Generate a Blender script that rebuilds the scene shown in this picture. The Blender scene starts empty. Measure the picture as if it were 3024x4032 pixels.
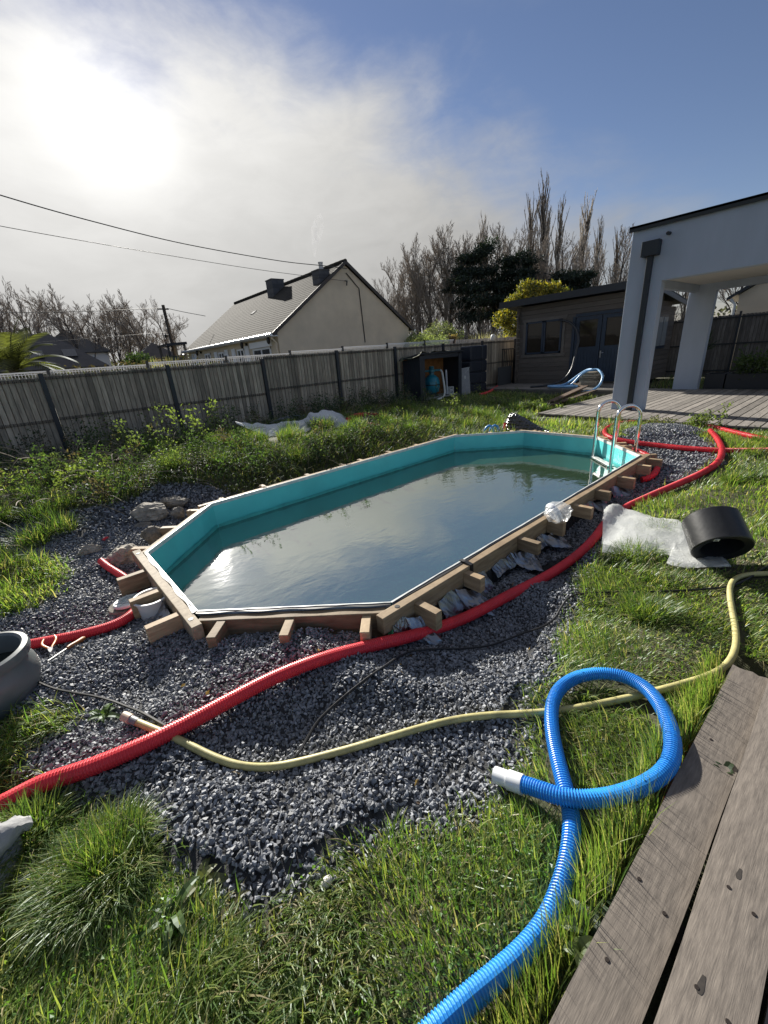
import bpy, bmesh, math, random
import numpy as np
from mathutils import Vector, Matrix
SC = bpy.context.scene
COL = SC.collection
rnd = random.Random(7)
nr = np.random.default_rng(11)
R_ = math.radians

# ---------------------------------------------------------------- camera
EYE = Vector((0, 0, 1.28))
RIGHT = Vector((0.76097, -0.64484, -0.0715)); UP = Vector((0.28331, 0.23113, 0.93076))
FWD = Vector((0.58367, 0.72853, -0.35857))
def set_camera():
    f = FWD.normalized(); r = (RIGHT - f*RIGHT.dot(f)).normalized(); u = r.cross(f)
    cd = bpy.data.cameras.new('camera'); cam = bpy.data.objects.new('camera', cd); COL.objects.link(cam)
    m = Matrix((r, u, -f)).transposed().to_4x4(); m.translation = EYE
    cam.matrix_world = m
    cd.sensor_fit = 'HORIZONTAL'; cd.sensor_width = 36; cd.lens = 18.953
    cd.clip_start = 0.05; cd.clip_end = 3000
    SC.camera = cam
set_camera()

# ---------------------------------------------------------------- sky, sun, exposure
SUN_EL, SUN_AZ = R_(22.4), R_(13.9)          # azimuth from +Y towards +X
SUN = Vector((math.sin(SUN_AZ)*math.cos(SUN_EL), math.cos(SUN_AZ)*math.cos(SUN_EL), math.sin(SUN_EL)))
SC.view_settings.view_transform = 'Standard'; SC.view_settings.look = 'None'
SC.view_settings.exposure = 1.06; SC.view_settings.gamma = 1.0
def make_world():
    w = bpy.data.worlds.new('World'); SC.world = w; w.use_nodes = True
    nt = w.node_tree; nt.nodes.clear(); N = nt.nodes.new; L = nt.links.new
    out = N('ShaderNodeOutputWorld'); bg = N('ShaderNodeBackground'); bg.inputs[1].default_value = 0.052
    L(bg.outputs[0], out.inputs[0])
    sky = N('ShaderNodeTexSky'); sky.sky_type = 'NISHITA'; sky.sun_disc = False
    sky.sun_elevation = SUN_EL; sky.sun_rotation = SUN_AZ; sky.air_density = 1.0; sky.dust_density = 0.1; sky.ozone_density = 4.0
    tc = N('ShaderNodeTexCoord'); D = tc.outputs['Generated']
    def math_(op, a, b=None, clamp=False):
        n = N('ShaderNodeMath'); n.operation = op; n.use_clamp = clamp
        for i, x in enumerate((a, b)):
            if x is None: continue
            if isinstance(x, (int, float)): n.inputs[i].default_value = x
            else: L(x, n.inputs[i])
        return n.outputs[0]
    def dot(vec):
        n = N('ShaderNodeVectorMath'); n.operation = 'DOT_PRODUCT'; L(D, n.inputs[0]); n.inputs[1].default_value = vec; return n.outputs['Value']
    def noise(scale, detail, stretch, rough=.55, dist=0.0):
        mp = N('ShaderNodeMapping'); mp.inputs['Scale'].default_value = stretch; mp.inputs['Rotation'].default_value = (0, 0, R_(-35)); L(D, mp.inputs[0])
        n = N('ShaderNodeTexNoise'); n.inputs['Scale'].default_value = scale; n.inputs['Detail'].default_value = detail
        n.inputs['Roughness'].default_value = rough; n.inputs['Distortion'].default_value = dist; L(mp.outputs[0], n.inputs[0]); return n.outputs[0]
    def ramp(x, a, b, c=0.0, d=1.0):
        n = N('ShaderNodeMapRange'); n.interpolation_type = 'SMOOTHSTEP'
        for i, v in enumerate((a, b, c, d)): n.inputs[1+i].default_value = v
        L(x, n.inputs[0]); return n.outputs[0]
    # a sheet of thin high cloud over the sun's side of the sky, with a torn edge
    edge = dot((0.01, 0.53, -0.848))
    n1 = noise(2.6, 7, (1, 1, 2.2), .58, .3); n2 = noise(9, 6, (1, 1, 2.5), .6, .4); n3 = noise(1.5, 3, (1, 1, 3.0))
    f = math_('ADD', edge, math_('MULTIPLY', math_('SUBTRACT', n1, .5), .30))
    f = math_('ADD', f, math_('MULTIPLY', math_('SUBTRACT', n2, .5), .09))
    mask = math_('MULTIPLY', ramp(f, -.07, .12), ramp(dot((0.985, -0.17, 0)), .98, .62, .55, 1.0))
    sep = N('ShaderNodeSeparateXYZ'); L(D, sep.inputs[0]); elev = sep.outputs[2]
    mask = math_('MAXIMUM', mask, ramp(math_('ADD', elev, math_('MULTIPLY', math_('SUBTRACT', n1, .5), .3)), .50, .74, 0, .45))  # extra overhead cloud, out of view, added for fill and greyer reflections
    sd = math_('MAXIMUM', dot(tuple(SUN)), 0.0)
    aur = math_('ADD', math_('MULTIPLY', math_('POWER', sd, 5), .31), math_('MULTIPLY', math_('POWER', sd, 40), .05))
    aur = math_('ADD', aur, math_('MULTIPLY', math_('POWER', sd, 300), .35))
    wisp = math_('ADD', math_('MULTIPLY', ramp(n3, .3, .7), .10), math_('MULTIPLY', ramp(n2, .25, .75), .05))
    lum = math_('ADD', math_('ADD', aur, wisp), .26)
    lum = math_('MULTIPLY', lum, ramp(elev, -.05, .42, .66, 1.0))
    cc = N('ShaderNodeVectorMath'); cc.operation = 'SCALE'; cc.inputs[0].default_value = (12.6, 12.45, 12.1); L(lum, cc.inputs['Scale'])
    sk = N('ShaderNodeVectorMath'); sk.operation = 'MULTIPLY'; L(sky.outputs[0], sk.inputs[0]); sk.inputs[1].default_value = (1.05, .86, .84)
    mx = N('ShaderNodeMixRGB'); L(mask, mx.inputs[0]); L(sk.outputs[0], mx.inputs[1]); L(cc.outputs[0], mx.inputs[2])
    L(mx.outputs[0], bg.inputs[0])
make_world()
def make_sun():
    l = bpy.data.lights.new('sun', 'SUN'); l.energy = 5.0; l.angle = R_(0.6); l.color = (1.0, .95, .86)
    o = bpy.data.objects.new('sun', l); COL.objects.link(o)
    o.rotation_euler = SUN.to_track_quat('Z', 'Y').to_euler()
make_sun()

# ---------------------------------------------------------------- materials
def M(name, rgb, rough=.6, metal=0., tonev=0., noise=None, rgb2=None, bump=None, bstretch=None, spec=.5, coat=0., trans=0., alpha=1., stretch=(1, 1, 1), detail=5, ior=None, coord='Object'):
    """procedural material: colour varied per piece by the 'tone' attribute and by (stretched) noise"""
    m = bpy.data.materials.new(name); m.use_nodes = True; nt = m.node_tree; N = nt.nodes.new; L = nt.links.new
    b = nt.nodes['Principled BSDF']; b.inputs['Roughness'].default_value = rough; b.inputs['Metallic'].default_value = metal
    b.inputs['Specular IOR Level'].default_value = spec
    if coat: b.inputs['Coat Weight'].default_value = coat
    if trans: b.inputs['Transmission Weight'].default_value = trans
    if alpha < 1: b.inputs['Alpha'].default_value = alpha
    if ior: b.inputs['IOR'].default_value = ior
    col = None
    tc = N('ShaderNodeTexCoord'); mp = N('ShaderNodeMapping'); mp.inputs['Scale'].default_value = stretch; L(tc.outputs[coord], mp.inputs[0])
    at = N('ShaderNodeAttribute'); at.attribute_name = 'tone'
    off = N('ShaderNodeVectorMath'); off.operation = 'MULTIPLY_ADD'; off.inputs[1].default_value = (7.3, 5.1, 9.7)
    L(at.outputs['Vector'], off.inputs[0]); L(mp.outputs[0], off.inputs[2])
    rgbn = N('ShaderNodeRGB'); rgbn.outputs[0].default_value = (*rgb, 1); col = rgbn.outputs[0]
    if noise or rgb2:
        sc, amt = noise or (8, 1)
        tn = N('ShaderNodeTexNoise'); tn.inputs['Scale'].default_value = sc; tn.inputs['Detail'].default_value = detail; tn.inputs['Roughness'].default_value = .6
        L(off.outputs[0], tn.inputs[0])
        mr = N('ShaderNodeMapRange'); mr.inputs[1].default_value = .32; mr.inputs[2].default_value = .68
        mr.inputs[3].default_value = 0; mr.inputs[4].default_value = 1; L(tn.outputs[0], mr.inputs[0])
        mx = N('ShaderNodeMixRGB')
        if rgb2 is None: rgb2 = tuple(c*(1-amt) for c in rgb)
        mx.inputs[2].default_value = (*rgb2, 1); L(col, mx.inputs[1]); L(mr.outputs[0], mx.inputs[0]); col = mx.outputs[0]
    if tonev:
        mr = N('ShaderNodeMapRange'); mr.inputs[3].default_value = 1-tonev; mr.inputs[4].default_value = 1+tonev; L(at.outputs['Fac'], mr.inputs[0])
        vm = N('ShaderNodeVectorMath'); vm.operation = 'SCALE'; L(col, vm.inputs[0]); L(mr.outputs[0], vm.inputs['Scale']); col = vm.outputs[0]
    L(col, b.inputs['Base Color'])
    if bump:
        bs, st = bump[:2]
        tn = N('ShaderNodeTexNoise'); tn.inputs['Scale'].default_value = bs; tn.inputs['Detail'].default_value = 4; src = off.outputs[0]
        if bstretch: ms = N('ShaderNodeMapping'); ms.inputs['Scale'].default_value = bstretch; L(tc.outputs[coord], ms.inputs[0]); src = ms.outputs[0]
        L(src, tn.inputs[0])
        bp = N('ShaderNodeBump'); bp.inputs['Strength'].default_value = st; bp.inputs['Distance'].default_value = bump[2] if len(bump) > 2 else .01
        L(tn.outputs[0], bp.inputs['Height']); L(bp.outputs[0], b.inputs['Normal'])
    return m
def leafmat(name, transl=.5, rough=.45, gain=1.0, gloss=.06):
    """foliage: colour per leaf from the 'col' attribute, light passes through"""
    m = bpy.data.materials.new(name); m.use_nodes = True; nt = m.node_tree; nt.nodes.clear(); N = nt.nodes.new; L = nt.links.new
    out = N('ShaderNodeOutputMaterial'); at = N('ShaderNodeAttribute'); at.attribute_name = 'col'
    d = N('ShaderNodeBsdfDiffuse'); t = N('ShaderNodeBsdfTranslucent'); g = N('ShaderNodeBsdfGlossy'); g.inputs['Roughness'].default_value = rough
    g.inputs[0].default_value = (.9, .95, 1, 1)
    vm = N('ShaderNodeVectorMath'); vm.operation = 'MULTIPLY'; vm.inputs[1].default_value = (1.27*gain, 1.40*gain, .64*gain); L(at.outputs['Color'], vm.inputs[0])
    L(at.outputs['Color'], d.inputs[0]); L(vm.outputs[0], t.inputs[0])
    a = N('ShaderNodeMixShader'); a.inputs[0].default_value = transl; L(d.outputs[0], a.inputs[1]); L(t.outputs[0], a.inputs[2])
    b = N('ShaderNodeMixShader'); b.inputs[0].default_value = gloss; L(a.outputs[0], b.inputs[1]); L(g.outputs[0], b.inputs[2])
    L(b.outputs[0], out.inputs[0]); return m
# ---------------------------------------------------------------- mesh helpers
def rotz(a): return np.array([[math.cos(a), -math.sin(a), 0], [math.sin(a), math.cos(a), 0], [0, 0, 1]])
def basis(d, up=(0, 0, 1)):
    d = np.asarray(d, float); d = d/np.linalg.norm(d); up = np.asarray(up, float)
    if abs(d @ up) > .98*np.linalg.norm(up): up = np.array([1., 0, 0])
    x = np.cross(up, d); x /= np.linalg.norm(x); y = np.cross(d, x); return x, y, d
class MB:
    def __init__(s): s.v = []; s.f = []; s.t = []; s.sm = []
    def add(s, v, f, tone=.5, smooth=False):
        o = len(s.v); s.v += [tuple(p) for p in v]; s.f += [tuple(i+o for i in q) for q in f]; s.t += [tone]*len(v); s.sm += [smooth]*len(f); return s
    def box(s, c, size, rot=None, tone=.5):
        """box centred at c; rot is a 3x3 matrix or an angle about z"""
        h = np.array(size)/2; P = np.array([(x, y, z) for x in (-1, 1) for y in (-1, 1) for z in (-1, 1)])*h
        if rot is not None: P = P @ (rotz(rot) if np.isscalar(rot) else rot).T
        return s.add(P+np.array(c), [(0, 1, 3, 2), (4, 6, 7, 5), (0, 4, 5, 1), (2, 3, 7, 6), (0, 2, 6, 4), (1, 5, 7, 3)], tone)
    def bar(s, a, b, w, h, up=(0, 0, 1), tone=.5):
        """rectangular bar from a to b, width w across, height h along up"""
        a = np.array(a, float); b = np.array(b, float); x, y, d = basis(b-a, up)
        P = [q+x*i*w/2+y*j*h/2 for q in (a, b) for i, j in ((-1, -1), (1, -1), (1, 1), (-1, 1))]
        return s.add(P, [(3, 2, 1, 0), (4, 5, 6, 7), (0, 1, 5, 4), (1, 2, 6, 5), (2, 3, 7, 6), (3, 0, 4, 7)], tone)
    def tube(s, path, r, n=8, tone=.5, caps=True, smooth=True):
        P = np.array(path, float); m = len(P); rr = np.broadcast_to(np.asarray(r, float), (m,))
        T = np.gradient(P, axis=0); T /= np.linalg.norm(T, axis=1)[:, None]+1e-12
        x, y, _ = basis(T[0]); V = []; ca = np.cos(np.arange(n)*2*math.pi/n); sa = np.sin(np.arange(n)*2*math.pi/n)
        for i in range(m):
            x = x-T[i]*(x@T[i]); x /= np.linalg.norm(x); y = np.cross(T[i], x)
            V.append(P[i]+rr[i]*(ca[:, None]*x+sa[:, None]*y))
        V = np.concatenate(V); F = []
        for i in range(m-1):
            for k in range(n): F.append((i*n+k, i*n+(k+1) % n, (i+1)*n+(k+1) % n, (i+1)*n+k))
        if caps: F.append(tuple(range(n-1, -1, -1))); F.append(tuple((m-1)*n+k for k in range(n)))
        return s.add(V, F, tone, smooth)
    def lathe(s, prof, c=(0, 0, 0), n=24, mat=None, tone=.5, smooth=True, sy=1.0, arc=None):
        V = []; F = []; m = len(prof); full = arc is None; k = n if full else n+1
        for r, z in prof:
            for i in range(k):
                a = (2*math.pi if full else arc)*i/n; V.append((r*math.cos(a), r*math.sin(a)*sy, z))
        V = np.array(V)
        if mat is not None: V = V @ np.array(mat).T
        V = V+np.array(c)
        for j in range(m-1):
            for i in range(n):
                a, b = j*k+i, j*k+(i+1) % k; F.append((a, b, b+k, a+k))
        return s.add(V, F, tone, smooth)
    def prism(s, poly, o, ux, uy, th, tone=.5):
        """flat polygon in the plane (o, ux, uy), thickened by the vector th"""
        o, ux, uy, th = (np.array(q, float) for q in (o, ux, uy, th)); n = len(poly)
        A = [o+ux*a+uy*b for a, b in poly]; V = A+[p+th for p in A]
        F = [tuple(range(n-1, -1, -1)), tuple(range(n, 2*n))]+[(i, (i+1) % n, n+(i+1) % n, n+i) for i in range(n)]
        return s.add(V, F, tone)
    def sheet(s, grid, tone=.5, smooth=True):
        g = np.array(grid, float); a, b = g.shape[:2]
        return s.add(g.reshape(-1, 3), [(i*b+j, i*b+j+1, (i+1)*b+j+1, (i+1)*b+j) for i in range(a-1) for j in range(b-1)], tone, smooth)
    def build(s, name, mat, parent=None, bev=0., thick=0., sub=0):
        me = bpy.data.meshes.new(name); o = bpy.data.objects.new(name, me); COL.objects.link(o)
        base = np.array(top_loc(parent)) if parent else np.zeros(3)
        me.from_pydata([tuple(np.array(p)-base) for p in s.v], [], s.f)
        me.attributes.new('tone', 'FLOAT', 'POINT').data.foreach_set('value', s.t)
        me.polygons.foreach_set('use_smooth', s.sm); me.materials.append(mat); me.update()
        fix_normals(me)
        if any(s.sm): me.set_sharp_from_angle(angle=R_(38))
        if parent: o.parent = parent
        if thick: md = o.modifiers.new('thick', 'SOLIDIFY'); md.thickness = thick
        if bev: md = o.modifiers.new('bevel', 'BEVEL'); md.width = bev; md.segments = 2; md.limit_method = 'ANGLE'
        if sub: md = o.modifiers.new('sub', 'SUBSURF'); md.levels = sub; md.render_levels = sub
        return o
def fix_normals(me):
    if len(me.polygons) > 60000: return
    bm = bmesh.new(); bm.from_mesh(me); bmesh.ops.recalc_face_normals(bm, faces=bm.faces); bm.to_mesh(me); bm.free()
def top_loc(o):
    p = Vector((0, 0, 0))
    while o: p += o.location; o = o.parent
    return p
def tag(o, label=None, cat=None, group=None, kind=None):
    if label: o['label'] = label
    if cat: o['category'] = cat
    if group: o['group'] = group
    if kind: o['kind'] = kind
    return o
def thing(name, label, cat, loc=(0, 0, 0), group=None):
    o = bpy.data.objects.new(name, None); COL.objects.link(o); o.location = tuple(float(q) for q in loc); o.empty_display_size = .1
    return tag(o, label, cat, group)
def dup(root, loc, rz=0., scale=1., label=None):
    r = root.copy(); COL.objects.link(r); r.location = loc; r.rotation_euler = (0, 0, rz)
    r.scale = (scale,)*3 if np.isscalar(scale) else scale
    if label: r['label'] = label
    for ch in list(root.children):
        c = ch.copy(); COL.objects.link(c); c.parent = r
        for g in list(ch.children):
            d = g.copy(); COL.objects.link(d); d.parent = c
    return r
def bulk(name, V, F, mat, parent=None, tone=None, col=None, smooth=False):
    """V (n,3); F list of (m,k) index arrays (triangles and quads)"""
    me = bpy.data.meshes.new(name); V = np.asarray(V, float)
    if parent: V = V-np.array(top_loc(parent))
    me.vertices.add(len(V)); me.vertices.foreach_set('co', V.astype(np.float32).ravel())
    tot = np.concatenate([np.full(len(f), f.shape[1]) for f in F]); idx = np.concatenate([f.ravel() for f in F])
    me.loops.add(len(idx)); me.loops.foreach_set('vertex_index', idx.astype(np.int32))
    me.polygons.add(len(tot)); st = np.concatenate([[0], np.cumsum(tot)[:-1]])
    me.polygons.foreach_set('loop_start', st.astype(np.int32))
    me.polygons.foreach_set('use_smooth', np.full(len(tot), smooth))
    if tone is not None: me.attributes.new('tone', 'FLOAT', 'POINT').data.foreach_set('value', np.asarray(tone, np.float32))
    if col is not None:
        c4 = np.ones((len(V), 4), np.float32); c4[:, :3] = col
        me.attributes.new('col', 'FLOAT_COLOR', 'POINT').data.foreach_set('color', c4.ravel())
    me.materials.append(mat); me.update(calc_edges=True); me.validate()
    o = bpy.data.objects.new(name, me); COL.objects.link(o)
    if parent: o.parent = parent
    return o
def spline(P, n, closed=False):
    """Catmull-Rom through P, about n samples evenly spaced by length"""
    P = np.array(P, float); Q = np.vstack([2*P[0]-P[1], P, 2*P[-1]-P[-2]]); out = []
    for i in range(len(P)-1):
        a, b, c, d = Q[i:i+4]
        for u in np.linspace(0, 1, 14, endpoint=False):
            out.append(.5*((2*b)+(-a+c)*u+(2*a-5*b+4*c-d)*u*u+(-a+3*b-3*c+d)*u**3))
    out.append(P[-1]); out = np.array(out)
    L = np.concatenate([[0], np.cumsum(np.linalg.norm(np.diff(out, axis=0), axis=1))])
    s = np.linspace(0, L[-1], n); return np.stack([np.interp(s, L, out[:, k]) for k in range(3)], 1)
def length(P): return float(np.sum(np.linalg.norm(np.diff(np.array(P), axis=0), axis=1)))
def ribbed(mb, path, r, pitch, depth, n=16, tone=.5):
    """corrugated pipe: rings of ridge and groove along the path"""
    p0 = spline(path, 400); L = length(p0); k = max(8, int(L/pitch)); p = spline(path, k*4+1)
    prof = np.tile([1, 1, 1-depth, 1-depth], k+1)[:len(p)]
    return mb.tube(p, r*prof, n, tone, smooth=False)
def smooth_path(P, w=2):
    P = np.array(P, float); Q = P.copy()
    for _ in range(w): Q[1:-1] = (Q[:-2]+2*Q[1:-1]+Q[2:])/4
    return Q
def rand_rot(n):
    q = nr.normal(size=(n, 4)); q /= np.linalg.norm(q, axis=1)[:, None]; w, x, y, z = q.T
    return np.stack([np.stack([1-2*(y*y+z*z), 2*(x*y-z*w), 2*(x*z+y*w)], 1), np.stack([2*(x*y+z*w), 1-2*(x*x+z*z), 2*(y*z-x*w)], 1), np.stack([2*(x*z-y*w), 2*(y*z+x*w), 1-2*(x*x+y*y)], 1)], 1)
def leaves(P, size, col, colv=.3, aspect=1.6, tilt=None):
    """little folded leaf (two quads) at every point, random attitude; returns V, F, C"""
    n = len(P); Rm = rand_rot(n); sz = size*(.6+.8*nr.random(n))
    T = np.array([(0, 0, 0), (.5, .42, .16), (1.0, 0, .05), (.5, -.42, .16)])*[aspect, 1, 1]
    V = np.einsum('nij,kj->nki', Rm, T)*sz[:, None, None]+P[:, None, :]
    F = np.array([(0, 1, 2), (0, 2, 3)]); F = (F[None]+(np.arange(n)*4)[:, None, None]).reshape(-1, 3)
    col = np.asarray(col, float); c = col*(1+colv*(nr.random((n, 1))*2-1)) if col.ndim == 1 else col*(1+colv*(nr.random((n, 1))*2-1))
    return V.reshape(-1, 3), F, np.repeat(c, 4, 0)
def blades(P, h, w, lean, ldir, col, seg=3, droop=1.0):
    """grass blades: root P (n,3), height, width, lean angle and heading per blade"""
    n = len(P); u = np.linspace(0, 1, seg+1); V = np.zeros((n, 2*seg+1, 3))
    dx, dy = np.cos(ldir), np.sin(ldir); px, py = -dy, dx
    th0 = lean*.35
    pos = P.copy(); k = 0
    for i in range(seg+1):
        wd = w*(1-u[i]**1.6)*.5
        if i < seg:
            V[:, 2*i] = pos+np.stack([px*wd, py*wd, 0*wd], 1); V[:, 2*i+1] = pos-np.stack([px*wd, py*wd, 0*wd], 1)
        else: V[:, 2*seg] = pos
        th = th0+lean*droop*1.5*(i+.5)/seg
        pos = pos+(h/seg)[:, None]*np.stack([np.sin(th)*dx, np.sin(th)*dy, np.cos(th)], 1)
    base = (np.arange(n)*(2*seg+1))[:, None]
    Q = np.concatenate([base+np.array([2*i, 2*i+1, 2*i+3, 2*i+2]) for i in range(seg-1)]) if seg > 1 else np.zeros((0, 4), int)
    T = base+np.array([2*seg-2, 2*seg-1, 2*seg])
    return V.reshape(-1, 3), Q, T, np.repeat(col, 2*seg+1, 0)
def merge(parts):
    """join (V, [F...], C) pieces for bulk()"""
    V = []; Fs = {3: [], 4: []}; C = []; o = 0
    for v, fs, c in parts:
        for f in fs:
            if len(f): Fs[f.shape[1]].append(f+o)
        V.append(v); C.append(c); o += len(v)
    return np.concatenate(V), [np.concatenate(x) for x in Fs.values() if x], np.concatenate(C)
def lerp(a, b, u): return np.array(a)*(1-u)+np.array(b)*u
def crumple(g, amt, sc, seed=0):
    """push a (a,b,3) grid about with several octaves of noise"""
    g = np.array(g, float)
    for k, (s, a) in enumerate(((sc, 1), (sc*2.3, .5), (sc*5, .22))):
        for ax in range(3): g[..., ax] += amt*a*((vnoise(g[..., 0]*s+g[..., 2]*s*.7, g[..., 1]*s+ax*9.1, seed+k*3+ax)-.5)*2)*(1 if ax == 2 else .4)
    return g
# ---------------------------------------------------------------- terrain
# X runs along the wooden fence, Y away from the photographer, z = 0 is the pool rim (metres)
POOL = np.array([(.376,2.24),(1.2,1.5),(5.17,1.65),(5.93,2.46),(5.89,3.59),(5.06,4.34),(1.10,4.18),(.34,3.38)])
GRAVEL_NEAR = np.array([(-.5,1.9),(-.2,1.3),(.1,.85),(.9,.65),(2.1,1.0),(3,1.2),(2.2,1.4),(1.2,1.4),(.4,2.0),(.2,2.6),(-.4,2.6)])
CTRL = np.array([
 (-3,-1,-.12),(0,-.5,-.14),(2,-.6,-.12),(5,-1,-.1),(8,-2,-.16),
 (-.9,.6,-.09),(-.5,1.0,-.09),(.2,.55,-.11),(.8,.5,-.10),(1.4,.45,-.09),(2.2,.4,-.07),(3.4,.5,-.05),(5,.7,-.05),(6.5,.7,-.06),
 (-1.2,1.4,-.08),(-1.4,2.2,-.1),
 (0,1.1,-.12),(.3,1.5,-.13),(.75,1.05,-.17),(1.3,1.05,-.2),(2,1.0,-.2),(1.8,1.3,-.25),(3,1.35,-.26),(3.2,1.0,-.16),(4.5,1.45,-.24),(4.6,1.05,-.12),(5.8,1.8,-.18),(6.3,2.5,-.08),(6.5,3.3,-.1),(6.9,1.6,-.06),
 (-.1,1.9,-.15),(-.5,2.0,-.15),(-.1,2.6,-.16),(-.3,3.4,-.15),(-1.5,3,-.12),(-1.5,4.2,-.10),(-3,3.5,-.1),(.3,4.2,-.16),(-.4,4.6,-.08),
 (1.0,4.6,-.2),(2.5,4.6,-.28),(4.5,4.75,-.28),(6.3,4.7,-.2),(2.3,5.35,.10),(4.5,5.5,.08),(.6,5.5,.12),(-1,5.6,.10),(1.5,5.2,.06),(3.4,5.35,.10),(.75,1.72,-.10),(.15,2.0,-.11),(-3,5.5,.03),(6.2,5.8,-.06),
 (-4,8,0),(-1,8,.03),(1,7.6,.08),(3,7.5,.05),(6,8,.02),(-4,9.5,0),(0,9.5,0),(3,9.5,0),(6,9.5,-.01),(9,9.5,-.03),(12,9.5,-.05),
 (7.2,3,-.13),(7.6,1,-.13),(7.8,4.5,-.14),(9,3,-.22),(10,7,-.12),(12,4,-.22),(12.5,7,-.2),(14,2,-.22),(8,6,-.12),(7,7,-.05),(16,7,-.1),(18,2,-.15),(12,-3,-.2)],float)
_r=np.hypot(CTRL[:,None,0]-CTRL[None,:,0],CTRL[:,None,1]-CTRL[None,:,1])
_A=_r+np.eye(len(CTRL))*-0.12
_n=len(CTRL)
_M=np.zeros((_n+1,_n+1)); _M[:_n,:_n]=_A; _M[:_n,_n]=1; _M[_n,:_n]=1
_W=np.linalg.solve(_M,np.append(CTRL[:,2],0))
def _hash(i,j,s):
    v=np.sin(i*127.1+j*311.7+s*74.7)*43758.5453
    return v-np.floor(v)
def vnoise(x,y,s=0):
    i=np.floor(x);j=np.floor(y);u=x-i;v=y-j;u=u*u*(3-2*u);v=v*v*(3-2*v)
    return (_hash(i,j,s)*(1-u)+_hash(i+1,j,s)*u)*(1-v)+(_hash(i,j+1,s)*(1-u)+_hash(i+1,j+1,s)*u)*v
def inside(poly,x,y):
    c=np.zeros(np.shape(x),bool);n=len(poly)
    for i in range(n):
        x0,y0=poly[i];x1,y1=poly[(i+1)%n]
        if y0==y1: continue
        k=((y0>y)!=(y1>y))&(x<(x1-x0)*(y-y0)/(y1-y0)+x0); c^=k
    return c
def edge_dist(poly,x,y):
    d=np.full(np.shape(x),1e9);n=len(poly)
    for i in range(n):
        a=poly[i];b=poly[(i+1)%n];ab=b-a
        k=np.clip(((x-a[0])*ab[0]+(y-a[1])*ab[1])/(ab@ab),0,1)
        d=np.minimum(d,np.hypot(x-a[0]-k*ab[0],y-a[1]-k*ab[1]))
    return d
def height(x,y,hole=True):
    x=np.atleast_1d(np.asarray(x,float));y=np.atleast_1d(np.asarray(y,float))
    xc=np.clip(x,-5,19);yc=np.clip(y,-4,10)
    z=np.full(x.shape,_W[_n])
    for k in range(_n): z=z+_W[k]*np.hypot(xc-CTRL[k,0],yc-CTRL[k,1])
    z=np.clip(z,-.36,.22)
    far=np.clip((np.hypot(x-xc,y-yc))/6,0,1); z=z*(1-far)-.1*far
    near=np.clip(1.2-np.hypot(x-3,y-3)/12,0,1)
    z=z+near*((vnoise(x*2.1,y*2.1,1)-.5)*.05+inside(GRAVEL_NEAR,x,y)*((vnoise(x*2.4+2,y*2.4,7)-.5)*.15+(vnoise(x*7+2,y*7,8)-.5)*.03)+(vnoise(x*5.3,y*5.3,2)-.5)*.022)
    if hole:
        ins=inside(POOL,x,y); ed=edge_dist(POOL,x,y); z=np.where(ins,-.95,np.where(ed<.10,np.minimum(z,-.5),z))
    return z
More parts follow.
